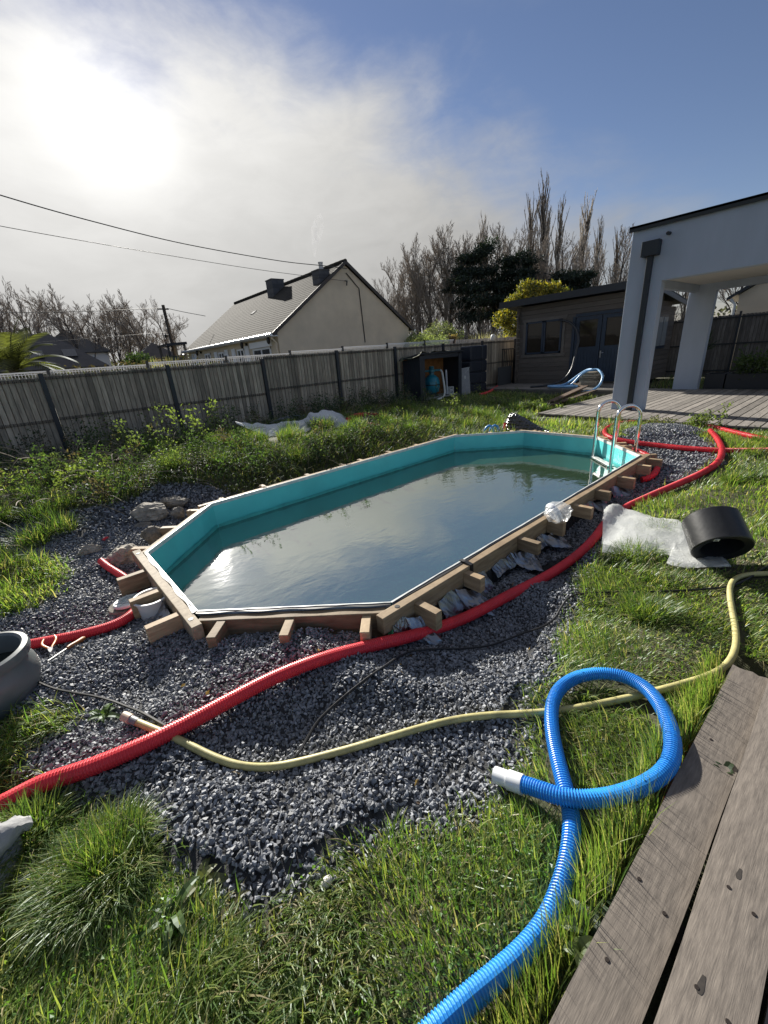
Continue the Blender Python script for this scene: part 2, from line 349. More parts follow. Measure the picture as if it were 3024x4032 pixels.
PTS = {
 'red_main': [(-0.561, 1.677, -0.088), (-0.489, 1.667, -0.09), (-0.373, 1.645, -0.091), (-0.211, 1.55, -0.039), (-0.067, 1.509, -0.038), (0.099, 1.519, -0.06), (0.294, 1.537, -0.075), (0.513, 1.53, -0.077), (0.727, 1.459, -0.059), (0.945, 1.372, -0.075), (1.254, 1.36, -0.177), (1.57, 1.293, -0.204), (1.918, 1.212, -0.189), (2.474, 1.204, -0.226), (2.779, 1.173, -0.186), (3.08, 1.198, -0.175), (3.38, 1.258, -0.149), (3.734, 1.299, -0.152), (4.097, 1.185, -0.118), (4.726, 1.108, -0.114), (5.041, 0.985, -0.061), (5.396, 0.954, -0.037), (6.027, 1.047, -0.048), (6.7, 1.251, -0.041), (7.377, 1.499, -0.065)],
 'red_deck': [(8.07, 1.975, -0.113), (8.101, 1.807, -0.113), (7.825, 1.537, -0.093), (7.486, 1.276, -0.077), (7.04, 1.0, -0.04), (6.901, 0.751, -0.05), (6.714, 0.521, -0.047)],
 'red_loop': [(6.445, 0.489, -0.046), (6.227, 0.698, -0.036), (6.026, 1.057, -0.049), (6.045, 1.4, -0.066), (6.198, 1.823, -0.09), (6.146, 2.104, -0.072), (6.146, 2.355, -0.059), (6.359, 2.543, -0.039), (6.711, 2.704, -0.063), (7.302, 2.879, -0.098), (7.686, 2.866, -0.102), (7.963, 2.803, -0.123), (8.344, 2.572, -0.149), (8.525, 2.385, -0.155)],
 'red_corner': [(5.957, 2.092, -0.106), (5.935, 1.956, -0.121), (5.787, 1.76, -0.137), (5.463, 1.559, -0.117), (5.146, 1.435, -0.109), (4.939, 1.405, -0.135), (4.795, 1.421, -0.153), (4.774, 1.47, -0.165)],
 'red_pot': [(-0.424, 2.88, -0.139), (-0.331, 2.839, -0.142), (-0.233, 2.777, -0.137), (-0.1, 2.713, -0.132), (0.006, 2.711, -0.138), (0.079, 2.743, -0.142), (0.136, 2.835, -0.148)],
 'red_cut': [(0.056, 3.779, -0.104), (0.078, 3.648, -0.119), (0.123, 3.509, -0.13), (0.156, 3.37, -0.137), (0.178, 3.245, -0.148), (0.201, 3.134, -0.147)],
 'red_bit': [(0.133, 4.358, -0.125), (0.172, 4.39, -0.12)],
 'red_fence': [(4.863, 7.044, 0.097), (5.352, 7.62, 0.083), (5.639, 7.534, 0.087), (5.768, 7.256, 0.071), (5.681, 6.727, 0.073), (5.675, 6.451, 0.053)],
 'red_fence2': [(4.715, 6.413, 0.096), (4.716, 6.37, 0.093), (4.852, 6.197, 0.077), (4.901, 6.118, 0.071)],
 'red_shed': [(10.737, 8.147, -0.055), (11.115, 8.181, -0.056), (11.804, 8.503, -0.061), (12.676, 8.938, -0.046), (13.543, 9.387, -0.037)],
 'blue': [(0.871, 0.484, -0.076), (0.884, 0.445, -0.066), (0.887, 0.404, -0.047), (0.9, 0.352, -0.026), (0.929, 0.304, -0.015), (0.989, 0.252, -0.014), (1.052, 0.217, -0.014), (1.111, 0.19, -0.012), (1.175, 0.168, -0.004), (1.232, 0.165, 0.005), (1.299, 0.177, 0.014), (1.375, 0.21, 0.012), (1.475, 0.265, -0.014), (1.544, 0.332, -0.031), (1.575, 0.397, -0.046), (1.573, 0.47, -0.062), (1.531, 0.534, -0.074), (1.461, 0.588, -0.089), (1.372, 0.607, -0.101), (1.285, 0.589, -0.101), (1.214, 0.558, -0.093), (1.126, 0.505, -0.084), (1.049, 0.444, -0.079), (0.968, 0.376, -0.072), (0.93, 0.342, -0.071), (0.894, 0.315, -0.07), (0.846, 0.29, -0.069), (0.792, 0.27, -0.069), (0.746, 0.257, -0.069), (0.701, 0.249, -0.069), (0.654, 0.24, -0.07), (0.61, 0.237, -0.071), (0.553, 0.24, -0.071), (0.493, 0.25, -0.068), (0.426, 0.266, -0.064), (0.361, 0.284, -0.062), (0.29, 0.298, -0.06), (0.222, 0.31, -0.058)],
 'cuff': [(0.866, 0.563, -0.09), (0.875, 0.486, -0.082)],
 'yellow': [(-0.05, 1.69, -0.062), (-0.006, 1.599, -0.063), (0.037, 1.525, -0.065), (0.072, 1.451, -0.071), (0.114, 1.367, -0.085), (0.156, 1.289, -0.093), (0.199, 1.225, -0.101), (0.252, 1.188, -0.122), (0.309, 1.158, -0.141), (0.368, 1.122, -0.14), (0.45, 1.07, -0.13), (0.546, 1.023, -0.133), (0.712, 0.937, -0.122), (0.859, 0.876, -0.127), (0.981, 0.809, -0.13), (1.065, 0.733, -0.119), (1.15, 0.659, -0.123), (1.238, 0.587, -0.123), (1.326, 0.517, -0.115), (1.411, 0.446, -0.097), (1.523, 0.384, -0.099), (1.616, 0.316, -0.081), (1.721, 0.251, -0.066), (1.822, 0.198, -0.063), (1.916, 0.165, -0.061), (2.028, 0.156, -0.063), (2.156, 0.169, -0.069), (2.282, 0.196, -0.076), (2.452, 0.244, -0.079), (2.585, 0.283, -0.075), (2.711, 0.312, -0.071), (2.813, 0.313, -0.065), (2.897, 0.277, -0.062), (2.966, 0.191, -0.051), (3.025, 0.082, -0.04)],
 'ycon': [(-0.087, 1.76, -0.075), (-0.046, 1.666, -0.051)],
 'cable': [(-0.61, 2.841, -0.156), (-0.542, 2.703, -0.141), (-0.46, 2.539, -0.13), (-0.37, 2.29, -0.066), (-0.306, 2.172, -0.073), (-0.231, 2.124, -0.102), (-0.172, 2.073, -0.129), (-0.111, 1.997, -0.146), (-0.064, 1.911, -0.149), (-0.022, 1.711, -0.075), (0.027, 1.612, -0.075), (0.054, 1.551, -0.081), (0.074, 1.47, -0.084), (0.138, 1.347, -0.103), (0.193, 1.251, -0.113), (0.291, 1.154, -0.148), (0.332, 1.146, -0.154), (0.376, 1.142, -0.155), (0.417, 1.159, -0.159), (0.449, 1.184, -0.165), (0.538, 1.239, -0.159), (0.636, 1.236, -0.125), (0.802, 1.195, -0.092), (0.956, 1.239, -0.117), (1.032, 1.271, -0.147), (1.152, 1.301, -0.191), (1.243, 1.242, -0.199), (1.367, 1.114, -0.206), (1.495, 1.047, -0.223), (1.625, 1.028, -0.243), (1.753, 1.006, -0.245), (1.809, 0.907, -0.194), (1.919, 0.908, -0.201), (2.036, 0.94, -0.196), (2.136, 0.961, -0.183), (2.192, 0.927, -0.165), (2.22, 0.88, -0.151), (2.295, 0.744, -0.126), (2.436, 0.614, -0.128), (2.585, 0.43, -0.103), (2.689, 0.295, -0.083), (2.819, 0.26, -0.079), (2.981, 0.233, -0.065), (3.164, 0.176, -0.056)],
 'blue_shed': [(13.508, 7.141, -0.131), (13.988, 7.111, -0.126), (14.28, 6.884, -0.118), (13.974, 6.375, -0.138)],
 'pot': (-0.533, 2.404, -0.12),
 'rockA': (0.603, 4.6, -0.132),
 'rockAb': (0.885, 4.686, -0.13),
 'rockB': (0.793, 4.42, -0.168),
 'rockC': (0.466, 4.036, -0.166),
 'rockD': (0.251, 3.76, -0.162),
 'rockE': (-0.009, 4.157, -0.145),
 'rockF': (0.516, 4.52, -0.136),
 'rockG': (-0.344, 6.801, 0.101),
 'skim': (0.194, 2.907, -0.183),
 'lid': (0.077, 3.027, -0.182),
 'conc': (0.062, 3.066, -0.182),
 'pliers': (-0.297, 2.512, -0.102),
 'pl1': (-0.337, 2.708, -0.169),
 'pl2': (-0.301, 2.698, -0.166),
 'tool': (-0.24, 2.557, -0.112),
 'tool2': (-0.172, 2.674, -0.154),
 'cylL': (3.312, 0.592, -0.103),
 'cylR': (3.126, 0.289, -0.077),
 'cylB': (2.985, 0.356, -0.084),
 'statue': (-0.472, 1.484, -0.116),
 'sack': (-0.462, 1.017, -0.099),
 'pebble': (0.25, 0.701, -0.117),
 'dock1': (-0.099, 0.911, -0.094),
 'dock2': (-0.162, 1.925, -0.14),
 'dock3': (0.021, 0.824, -0.096),
 'deckweed': (1.33, 0.046, -0.078),
 'edgeweed': (0.663, 0.154, -0.116),
 'edgeweed2': (0.766, 0.173, -0.116),
 'plantain': (0.059, 0.562, -0.108),
 'dockdeck': (8.626, 1.938, -0.166),
 'dry1': (0.165, 1.233, -0.109),
 'plantain2': (0.061, 0.565, -0.108),
 'mat': (6.584, 3.95, -0.158),
 'tarp': (2.887, 5.845, 0.117),
 'tuft': (-0.241, 1.18, -0.107),
 'rail1': (6.215, 2.261, -0.1),
 'rail2': (6.0, 1.943, -0.151),
 'bag1': (2.821, 1.046, -0.185),
 'bag2': (2.913, 0.35, -0.083),
 'bag3': (3.782, 1.451, -0.203),
 'bag4': (3.522, 0.794, -0.101),
 'bag5': (3.351, 0.617, -0.103),
 'bag6': (3.143, 0.472, -0.097),
 'bag7': (3.658, 1.114, -0.147),
 'bag8': (2.866, 0.83, -0.147),
 'bag9': (2.931, 0.669, -0.122),
 'bag10': (2.813, 0.642, -0.128),
 'bag11': (2.843, 0.488, -0.107)}
GRAVEL = np.array([(-0.787, 5.078), (-0.384, 5.146), (-0.052, 5.201), (0.481, 5.108), (0.811, 5.281), (1.236, 5.143), (1.785, 4.163), (5.14, 2.639), (6.019, 2.491), (6.663, 2.244), (7.074, 1.951), (6.902, 1.509), (6.369, 1.185), (5.763, 1.036), (5.048, 1.078), (4.625, 1.19), (3.98, 1.178), (3.367, 1.168), (2.867, 1.095), (2.489, 1.035), (2.191, 0.909), (1.928, 0.82), (1.654, 0.732), (1.499, 0.686), (1.351, 0.682), (1.213, 0.634), (1.116, 0.596), (0.996, 0.55), (0.882, 0.533), (0.803, 0.498), (0.66, 0.527), (0.557, 0.589), (0.471, 0.665), (0.343, 0.71), (0.253, 0.723), (0.173, 0.743), (0.073, 0.763), (0.02, 0.821), (-0.026, 0.954), (-0.094, 1.099), (-0.143, 1.248), (-0.243, 1.399), (-0.289, 1.484), (-0.365, 1.669), (-0.453, 1.837), (-0.426, 1.952), (-0.301, 1.925), (-0.247, 1.997), (-0.393, 2.121), (-0.522, 2.22), (-0.619, 2.342), (-0.704, 3.488), (-0.561, 3.399), (-0.419, 3.326), (-0.269, 3.437), (-0.164, 3.783), (-0.178, 4.107), (-0.406, 4.339), (-0.584, 4.534), (-0.772, 4.777)])
# ---------------------------------------------------------------- ground, gravel bed, near and far timber decks
m_soil = M('soil', (.07, .058, .036), .95, noise=(6, 1), rgb2=(.05, .06, .026), bump=(30, .6, .02))
m_under = M('gravel_base', (.05, .052, .056), .95, noise=(60, .6), bump=(90, .8, .01))
def make_ground():
    def axis(lo, hi, a, b, st, far):
        fine = np.arange(a, b+1e-6, st); mid1 = np.arange(lo, a, .4); mid2 = np.arange(b+.3, hi, .4)
        return np.unique(np.concatenate([-np.array(far[::-1]), mid1, fine, mid2, far]).round(4))
    xs = axis(-8, 24, -1.4, 9, .05, [30, 45, 70, 120, 300, 900, 2000]); ys = axis(-6, 13, -.2, 6.4, .05, [20, 30, 45, 70, 120, 300, 900, 2000])
    X, Y = np.meshgrid(xs, ys, indexing='ij'); Z = height(X.ravel(), Y.ravel()).reshape(X.shape)
    under = ((Y < .16) & (X > .2) & (X < 2.1)) | ((X > 8.0) & (X < 14) & (Y < 4.7)); Z = np.where(under, np.minimum(Z, -.16), Z)
    V = np.stack([X, Y, Z], -1).reshape(-1, 3); a, b = X.shape
    i = (np.arange(a-1)[:, None]*b+np.arange(b-1)[None, :]).ravel()
    F = np.stack([i, i+b, i+b+1, i+1], 1)
    g = bulk('ground', V, [F], m_soil, smooth=True); tag(g, kind='structure')
    g.data.materials.append(m_under)
    c = V[F].mean(1); k = inside(GRAVEL, c[:, 0], c[:, 1]).astype(np.int32)
    g.data.polygons.foreach_set('material_index', k)
make_ground()
HOSES = []
BAGP = np.array([PTS[k][:2] for k in ('bag3', 'bag7', 'bag4', 'bag5', 'bag6', 'bag2', 'bag11', 'bag10', 'bag9', 'bag8', 'bag1')])
for k, r in (('red_main', .05), ('red_deck', .05), ('red_loop', .05), ('red_corner', .05), ('red_pot', .05), ('blue', .028), ('yellow', .03), ('cable', .012)):
    HOSES.append((spline(PTS[k], max(20, int(length(PTS[k])/.03)))[:, :2], r))
def hose_clear(x, y):
    ok = np.ones(len(x), bool)
    for p, r in HOSES:
        for s in range(0, len(p), 4):
            q = p[s]; d = np.abs(x-q[0])+np.abs(y-q[1]); near = np.where(d < .35)[0]
            if len(near):
                seg = p[max(0, s-4):s+5]; dd = np.min(np.hypot(x[near, None]-seg[None, :, 0], y[near, None]-seg[None, :, 1]), 1); ok[near[dd < r]] = False
    return ok
def make_gravel():
    T = []
    for k in range(12):
        bm = bmesh.new(); q = nr.normal(size=(11, 3)); q /= np.linalg.norm(q, axis=1)[:, None]; q *= (.8+.4*nr.random((11, 1)))*np.array([1.15, .9, .66])
        for p in q: bm.verts.new(p)
        r = bmesh.ops.convex_hull(bm, input=bm.verts); bm.verts.ensure_lookup_table()
        for v in [v for v in bm.verts if not v.link_faces]: bm.verts.remove(v)
        bm.verts.index_update(); T.append((np.array([v.co[:] for v in bm.verts]), np.array([[v.index for v in f.verts] for f in bm.faces if len(f.verts) == 3]))); bm.free()
    def scatter(n, r0, r1, s0, s1):
        lo, hi = GRAVEL.min(0), GRAVEL.max(0); area = np.prod(hi-lo)
        m = int(n*area); x = lo[0]+(hi-lo)[0]*nr.random(m); y = lo[1]+(hi-lo)[1]*nr.random(m)
        d = np.hypot(x, y); k = (d >= r0) & (d < r1); x, y = x[k], y[k]
        e = edge_dist(GRAVEL, x, y); ins = inside(GRAVEL, x, y); keep = (ins & ((e > .06) | (nr.random(len(x)) < .75))) | (~ins & (e < .12) & (nr.random(len(x)) < .35*(1-e/.12)))
        x, y = x[keep], y[keep]; pin = inside(POOL, x, y) | (edge_dist(POOL, x, y) < .06); x, y = x[~pin], y[~pin]
        z = height(x, y, False); s = s0+(s1-s0)*nr.random(len(x))**1.6
        z = z+(nr.random(len(x))-.25)*s*.9
        return np.stack([x, y, z], 1), s
    sets = [scatter(9800, 0, 2.6, .0064, .0124), scatter(5600, 2.6, 4.6, .008, .0135), scatter(1900, 4.6, 9, .012, .02)]
    # a low heap of the same gravel by the far deck and one by the fence
    for cx, cy, rx, ry, hh, n in ((7.25, 2.05, .75, .55, .10, 3600), (4.3, 8.3, .7, .5, .16, 1200)):
        a = nr.random(n)*2*math.pi; q = np.sqrt(nr.random(n)); x = cx+rx*q*np.cos(a); y = cy+ry*q*np.sin(a)
        sets.append((np.stack([x, y, height(x, y)+hh*(1-q**2)+.005], 1), .011+.008*nr.random(n)))
    P = np.concatenate([a for a, b in sets]); S = np.concatenate([b for a, b in sets]); n = len(P)
    Rm = rand_rot(n); kind = nr.integers(0, len(T), n); V = []; F = []; tn = []; o = 0
    tone = np.clip(nr.normal(.45, .22, n), 0, 1.0); tone[nr.random(n) < .008] = 1.6
    for k, (tv, tf) in enumerate(T):
        ix = np.where(kind == k)[0]
        v = np.einsum('nij,kj->nki', Rm[ix], tv)*S[ix][:, None, None]+P[ix][:, None, :]
        V.append(v.reshape(-1, 3)); F.append((tf[None]+(np.arange(len(ix))*len(tv))[:, None, None]+o).reshape(-1, 3)); tn.append(np.repeat(tone[ix], len(tv))); o += len(ix)*len(tv)
    m = M('gravel_stone', (.225, .238, .262), .58, tonev=.62, noise=(220, .3), spec=.38, bump=(300, .35, .002))
    g = bulk('gravel', np.concatenate(V), [np.concatenate(F)], m, tone=np.concatenate(tn)); tag(g, kind='stuff')
    print('gravel stones', n)
make_gravel()

m_deck = M('weathered_board', (.205, .176, .148), .8, tonev=.16, noise=(18, 1), rgb2=(.11, .094, .08), stretch=(1, 5.5, 3), detail=12, bump=(26, .32, .002), bstretch=(1, 14, 6))
m_deckfar = M('weathered_deck', (.29, .265, .235), .8, tonev=.3, noise=(3, 1), rgb2=(.15, .135, .12), stretch=(1.0, 12, 4), detail=8, bump=(14, .4, .006))
m_dark = M('dark_void', (.012, .011, .01), .9)
m_screw = M('screw_steel', (.05, .04, .035), .55, metal=.6)
m_stain = M('knot', (.05, .042, .036), .8, noise=(60, .5))
def near_deck():
    t = thing('timber_deck', 'weathered grey deck boards with screws beside the blue hose', 'deck', (1.0, 0, 0))
    mb = MB()
    lanes = [(.080, .122, -.004, -.0, 1.885, .35), (-.053, .132, .0225, .019, 2.3, .9), (-.198, .128, .012, .0, 2.3, .15), (-.328, .128, .004, 0, 2.3, .6)]
    for yc, w, zt, rot, x1, tn in lanes:
        x0 = -.6; n = 40; cols = []
        for i in range(n+1):
            u = i/n; x = x0+(x1-x0)*u; wv = .0012*math.sin(x*9+yc*40)+(0 if i < n else 0)
            yy = yc+rot*(x-1.0); cols.append([(x+(.006*math.sin(k*2.4+yc) if i == n else 0), yy-w/2+w*k/6+(wv if k in (0, 6) else 0), zt-.0015*((k-3)/3)**2*(1)) for k in range(7)])
        top = np.array(cols); bot = top.copy(); bot[..., 2] -= .024
        mb.sheet(top, tn, False); mb.sheet(bot, tn, False)
        for k in (0, 6): mb.sheet(np.stack([top[:, k], bot[:, k]]), tn, False)
        for i in (0, n): mb.sheet(np.stack([top[i], bot[i]]), tn, False)
    for x, y, z in ((1.42, .105, -.0035), (1.36, .045, -.0035), (.83, .115, -.0035), (.8, .05, -.0035), (.62, .105, -.0035), (.95, -.035, .0225), (.93, -.085, .0225), (1.5, -.03, .0225), (.7, -.035, .0225), (.69, -.088, .0225)):
        sc = MB(); sc.lathe([(0, .0012), (.0042, .0012), (.0052, -.001)], (x, y, z), 12); sc.build('screw_head', m_screw, t)
    for x, y, a, b in ((1.0, -.045, .016, .005), (.71, -.04, .02, .006), (1.62, -.02, .014, .005)):
        g = [(a*math.cos(i*.2618)*(1+.12*math.sin(i*.9)), b*math.sin(i*.2618)*(1+.15*math.cos(i*.8))) for i in range(24)]
        kn = MB(); kn.prism(g, (x, y, .0228 if y < .02 else -.0032), (1, 0, 0), (0, 1, 0), (0, 0, .0002)); kn.build('knot', m_stain, t)
    mb.build('decking', m_deck, t)
    for x in (.3, .8, 1.37, 1.8): j = MB(); j.box((x, -.2, -.062), (.045, .62, .07)); j.build('joist', m_dark, t)
near_deck()
def far_deck():
    t = thing('timber_deck', 'broad silvery plank terrace under the grey rendered porch', 'deck', (10.5, 2, -.2))
    mb = MB(); y = 4.66; i = 0
    while y > -5.5:
        x0 = 8.10-.115*(4.66-y)/3.6*1.0; zt = -.08+.003*math.sin(i*5.1)
        mb.box(((x0+13.15)/2, y-.066, zt-.012), (13.15-x0, .121, .024), tone=(i*.37+.13*math.sin(i*3.3)) % 1); y -= .139; i += 1
    mb.build('decking', m_deckfar, t)
    f = MB(); f.bar((8.16, 4.64, -.16), (7.86, -5.4, -.16), .03, .105); f.box((10.6, 4.66, -.165), (4.9, .03, .1))
    f.build('edge_boards', M('deck_fascia', (.2, .18, .155), .85, noise=(4, .5), stretch=(1, 1, 9)), t)
    t2 = thing('timber_deck', 'narrow raised wooden terrace along the front of the grey shed', 'deck', (12.9, 6.8, -.2))
    mb = MB(); x = 12.05; i = 0
    while x < 13.9:
        mb.box((x+.06, 6.95, -.03+.002*math.sin(i*3)), (.115, 4.5, .024), tone=(i*.43) % 1, rot=None); x += .127; i += 1
    mb.build('decking', M('terrace_board', (.26, .24, .21), .85, tonev=.3, noise=(3, 1), rgb2=(.15, .135, .12), stretch=(12, 1, 4), detail=8), t2)
    f = MB(); f.box((12.04, 6.95, -.13), (.03, 4.5, .17)); f.build('edge_boards', M('terrace_fascia', (.15, .135, .115), .85, noise=(4, .5), stretch=(9, 1, 9)), t2)
far_deck()
# ---------------------------------------------------------------- the pool
m_wood = M('pine_plank', (.42, .31, .185), .72, tonev=.4, noise=(3.5, 1), rgb2=(.23, .155, .085), stretch=(2, 2, 14), detail=7, bump=(30, .2, .004))
m_woodg = M('greyed_pine', (.46, .38, .27), .75, tonev=.25, noise=(9, 1), rgb2=(.27, .21, .14), stretch=(3, 3, 3), detail=8, bump=(40, .25, .004))
m_endgrain = m_wood
m_liner = M('teal_liner', (.11, .57, .575), .35, noise=(1.6, .2), bump=(3, .12, .02))
m_white = M('white_edge', (.62, .64, .63), .5, noise=(20, .3))
m_black = M('black_rubber', (.012, .012, .013), .5)
m_steel = M('polished_steel', (.78, .78, .77), .12, metal=1.)
m_foil = M('silver_foil', (.26, .265, .28), .3, metal=1., bump=(60, .5, .004))
NS = 8
def side(i):
    a = POOL[i]; b = POOL[(i+1) % NS]; d = (b-a)/np.linalg.norm(b-a); return a, b, d, np.array([d[1], -d[0]]), float(np.linalg.norm(b-a))
WATER_Z = -.268
def make_pool():
    t = thing('swimming_pool', 'elongated octagonal sunken pool with teal liner and pine plank frame', 'pool', (3.1, 2.9, -.3))
    ln = MB(); ed = MB(); gap = MB()
    for i in range(NS):
        a, b, d, n, L = side(i); k = 24
        g = [[(*(a+d*L*u+n*((.005*math.sin(u*21+i*3)+.003*math.sin(u*53+i+z*9))*(z < -.05))), z) for u in np.linspace(0, 1, k)] for z in np.linspace(.002, -.85, 10)]
        ln.sheet(g)
        c = (a+b)/2
        aa, bb = a-n*.004, b-n*.004
        wob = [.0035*math.sin(u*37+i)+.003*math.sin(u*91+i*2) for u in np.linspace(0, 1, 30)]
        P0 = [(*(aa+d*L*u), .004) for u in np.linspace(0, 1, 30)]; P1 = [(*(aa+d*L*u+n*(.0105+wob[j]*.6)), .005) for j, u in enumerate(np.linspace(0, 1, 30))]
        P2 = [(p[0]+n[0]*0, p[1]+n[1]*0, -.03) for p in P1]; P3 = [(p[0], p[1], -.03) for p in P0]
        ed.sheet([P3, P0, P1, P2], smooth=False)
        P4 = [(p[0], p[1], .0015) for p in P1]; P5 = [(*(aa+d*L*u+n*(.027+.006*math.sin(u*23+i*5))), .001) for u in np.linspace(0, 1, 30)]
        gap.sheet([P4, P5])
    sc = MB()
    for i in range(NS):
        a, b, d, n, L = side(i); k = 60
        sc.sheet([[(*(a+d*L*u-n*.011), z) for u in np.linspace(.004, .996, k)] for z in (-.30,)]+[[(*(a+d*L*u-n*.011), -.244+.012*vnoise(np.array([u*L*6.+i*9]), np.array([.5]), 3)[0]+.008*vnoise(np.array([u*L*22.]), np.array([i*1.]), 4)[0]) for u in np.linspace(.004, .996, k)]])
    sc.build('waterline_stain', M('algae_stain', (.075, .42, .40), .5, noise=(9, .35)), t)
    ln.build('liner', m_liner, t); ed.build('liner_edge_trim', m_white, t); gap.build('gap_shade_strip', m_black, t)  # black strip stands in for the shaded gap beside the beam
    logs = {7: (.135, .14), 1: (.13, .13), 3: (.11, .11), 5: (.12, .12)}
    for i in range(NS):
        a, b, d, n, L = side(i); e0, e1 = logs.get(i, (-.03, -.03)); zt = -.002 if i in logs else -.012
        g = i in (7,)
        for lv in range(4):
            mb = MB(); off = .05 if lv == 0 else .047; w = .056 if lv == 0 else .05; h = .104
            x0, x1 = (e0, e1) if lv == 0 or (lv % 2 == 0) == (i in logs) else (min(e0, .02), min(e1, .02))
            p = a+n*off-d*x0; q = b+n*off+d*x1; z = zt-h/2-lv*(h+.003)
            mb.bar((*p, z), (*q, z), w, h, tone=(i*.31+lv*.47) % 1)
            o = mb.build('top_beam' if lv == 0 else 'wall_plank', m_woodg if g or i == 6 else m_wood, t, bev=.004)
            if lv == 0 and i in (7, 1):
                hb = MB()
                for s in ((-.045, L+.05) if i == 7 else (.0,)):
                    c = a+d*s+n*.052; hb.lathe([(0, .0022), (.014, .0022), (.016, .0)], (*c, zt), 14)
                hb.build('peg_hole', m_black, o)
    blocks = {0: (.17, .555, .975), 1: (.13, .58, 1.215, 1.66, 2.1, 2.56, 3.1, 3.66, 3.95), 7: (.265, .645, 1.05), 6: (.97, .54, .1), 5: (3.8, 3.3, 2.71, 2.14, 1.86, 1.3, .73, .1), 4: (.956, .5, .15), 3: (1.05, .97, .525, .12), 2: (.8, .585, .1)}
    for i, ss in blocks.items():
        a, b, d, n, L = side(i); zt = -.016
        for j, s in enumerate(ss):
            mb = MB(); r = .145+.02*math.sin(j*3.1+i); h = .10+.012*math.sin(j*2+i*1.3); w = .05
            if i == 7: r = .18; h = .125
            p = a+d*s+n*.077; q = a+d*s+n*(.077+r); dz = -.004*((j*7+i) % 3)
            mb.bar((*p, zt-h/2+dz), (*q, zt-h/2+dz), w, h, tone=(i*.3+j*.37) % 1); mb.build('support_block', m_wood, t, bev=.003)
    # silver foil hanging under the beam on the near long side, bulging round the blocks
    a, b, d, n, L = side(1)
    def strip(s0, s1, zt, zb, extra=0., seed=0, k=70):
        g = []
        for s in np.linspace(s0, s1, k):
            bump = max([0]+[.15*max(0, 1-abs(s-q)/.11)**.6 for q in blocks[1]])
            row = []
            for v in np.linspace(0, 1, 9):
                o = .082+bump*(.35+.65*v)+.05*v+extra*v*v; z = zt+(zb-zt)*v-.03*bump/.15
                row.append((*(a+d*s+n*o), z))
            g.append(row)
        return crumple(g, .016, 13, seed)
    f = MB(); f.sheet(strip(.30, .78, -.10, -.215, .02, 3), smooth=False); f.build('foil_sheet', m_foil, t)
    f = MB(); f.sheet(strip(-.08, .22, -.07, -.20, .0, 5), smooth=False); f.build('foil_sheet', m_foil, t)
    f = MB(); f.sheet(strip(.86, 1.12, -.10, -.17, 0, 7), smooth=False); f.sheet(strip(1.12, 1.36, -.09, -.19, 0, 8, 40), smooth=False); f.build('foil_sheet', m_foil, t)
    f = MB(); f.sheet(strip(1.45, 1.78, -.10, -.19, 0, 9), smooth=False); f.build('foil_sheet', m_foil, t)
    f = MB(); f.sheet(strip(2.3, 2.75, -.10, -.18, 0, 11), smooth=False); f.sheet(strip(2.9, 3.5, -.10, -.18, 0, 13), smooth=False); f.build('foil_sheet', m_foil, t)
    a7, b7, d7, n7, L7 = side(7)
    g = [[(*(a7+d7*(.7+.25*u)+n7*(.1+.12*v)), -.08-.09*v) for v in np.linspace(0, 1, 8)] for u in np.linspace(0, 1, 12)]
    f = MB(); f.sheet(crumple(g, .025, 17, 21), smooth=False); f.build('foil_sheet', m_foil, t)
    mm = MB()
    mm.sheet([[(*(a+d*s+n*(.076+.05*v+.006*math.sin(s*120))), -.13-.26*v) for v in np.linspace(0, 1, 5)] for s in np.linspace(-.05, 3.6, 260)], smooth=False)
    mm.build('drainage_membrane', M('dimple_membrane', (.02, .019, .018), .5, bump=(160, .8, .006)), t)
    st = MB()
    c = a+d*.635; st.sheet([[(*(c+d*(u-.5)*.03+n*o), z) for o, z in ((-.008, -.03), (-.007, .008), (.03, .012), (.083, .003), (.086, -.05), (.1, -.12))] for u in (0, 1)], smooth=False)
    st.build('black_strap', m_black, t, thick=.004)
    # greenish murky water
    w = bpy.data.materials.new('murky_water'); w.use_nodes = True; nt = w.node_tree; N = nt.nodes.new; Lk = nt.links.new
    b = nt.nodes['Principled BSDF']; b.inputs['Base Color'].default_value = (.036, .066, .038, 1); b.inputs['Roughness'].default_value = .03
    b.inputs['IOR'].default_value = 4.8; b.inputs['Specular IOR Level'].default_value = .5
    tc = N('ShaderNodeTexCoord'); prev = None
    for sc, stn, dist, stre in ((2.2, .05, .05, (1, 1.6, 1)), (9, .05, .012, (1, 1.5, 1))):
        mp = N('ShaderNodeMapping'); mp.inputs['Scale'].default_value = stre; mp.inputs['Rotation'].default_value = (0, 0, .6); Lk(tc.outputs['Object'], mp.inputs[0])
        tn = N('ShaderNodeTexNoise'); tn.inputs['Scale'].default_value = sc; tn.inputs['Detail'].default_value = 3; tn.inputs['Distortion'].default_value = .6; Lk(mp.outputs[0], tn.inputs[0])
        bp = N('ShaderNodeBump'); bp.inputs['Strength'].default_value = stn; bp.inputs['Distance'].default_value = dist; Lk(tn.outputs[0], bp.inputs['Height'])
        if prev: Lk(prev, bp.inputs['Normal'])
        prev = bp.outputs[0]
    Lk(prev, b.inputs['Normal'])
    wm = MB(); wm.add([(*p, WATER_Z) for p in POOL], [tuple(range(NS))]); o = wm.build('water', w); tag(o, kind='structure')
make_pool()

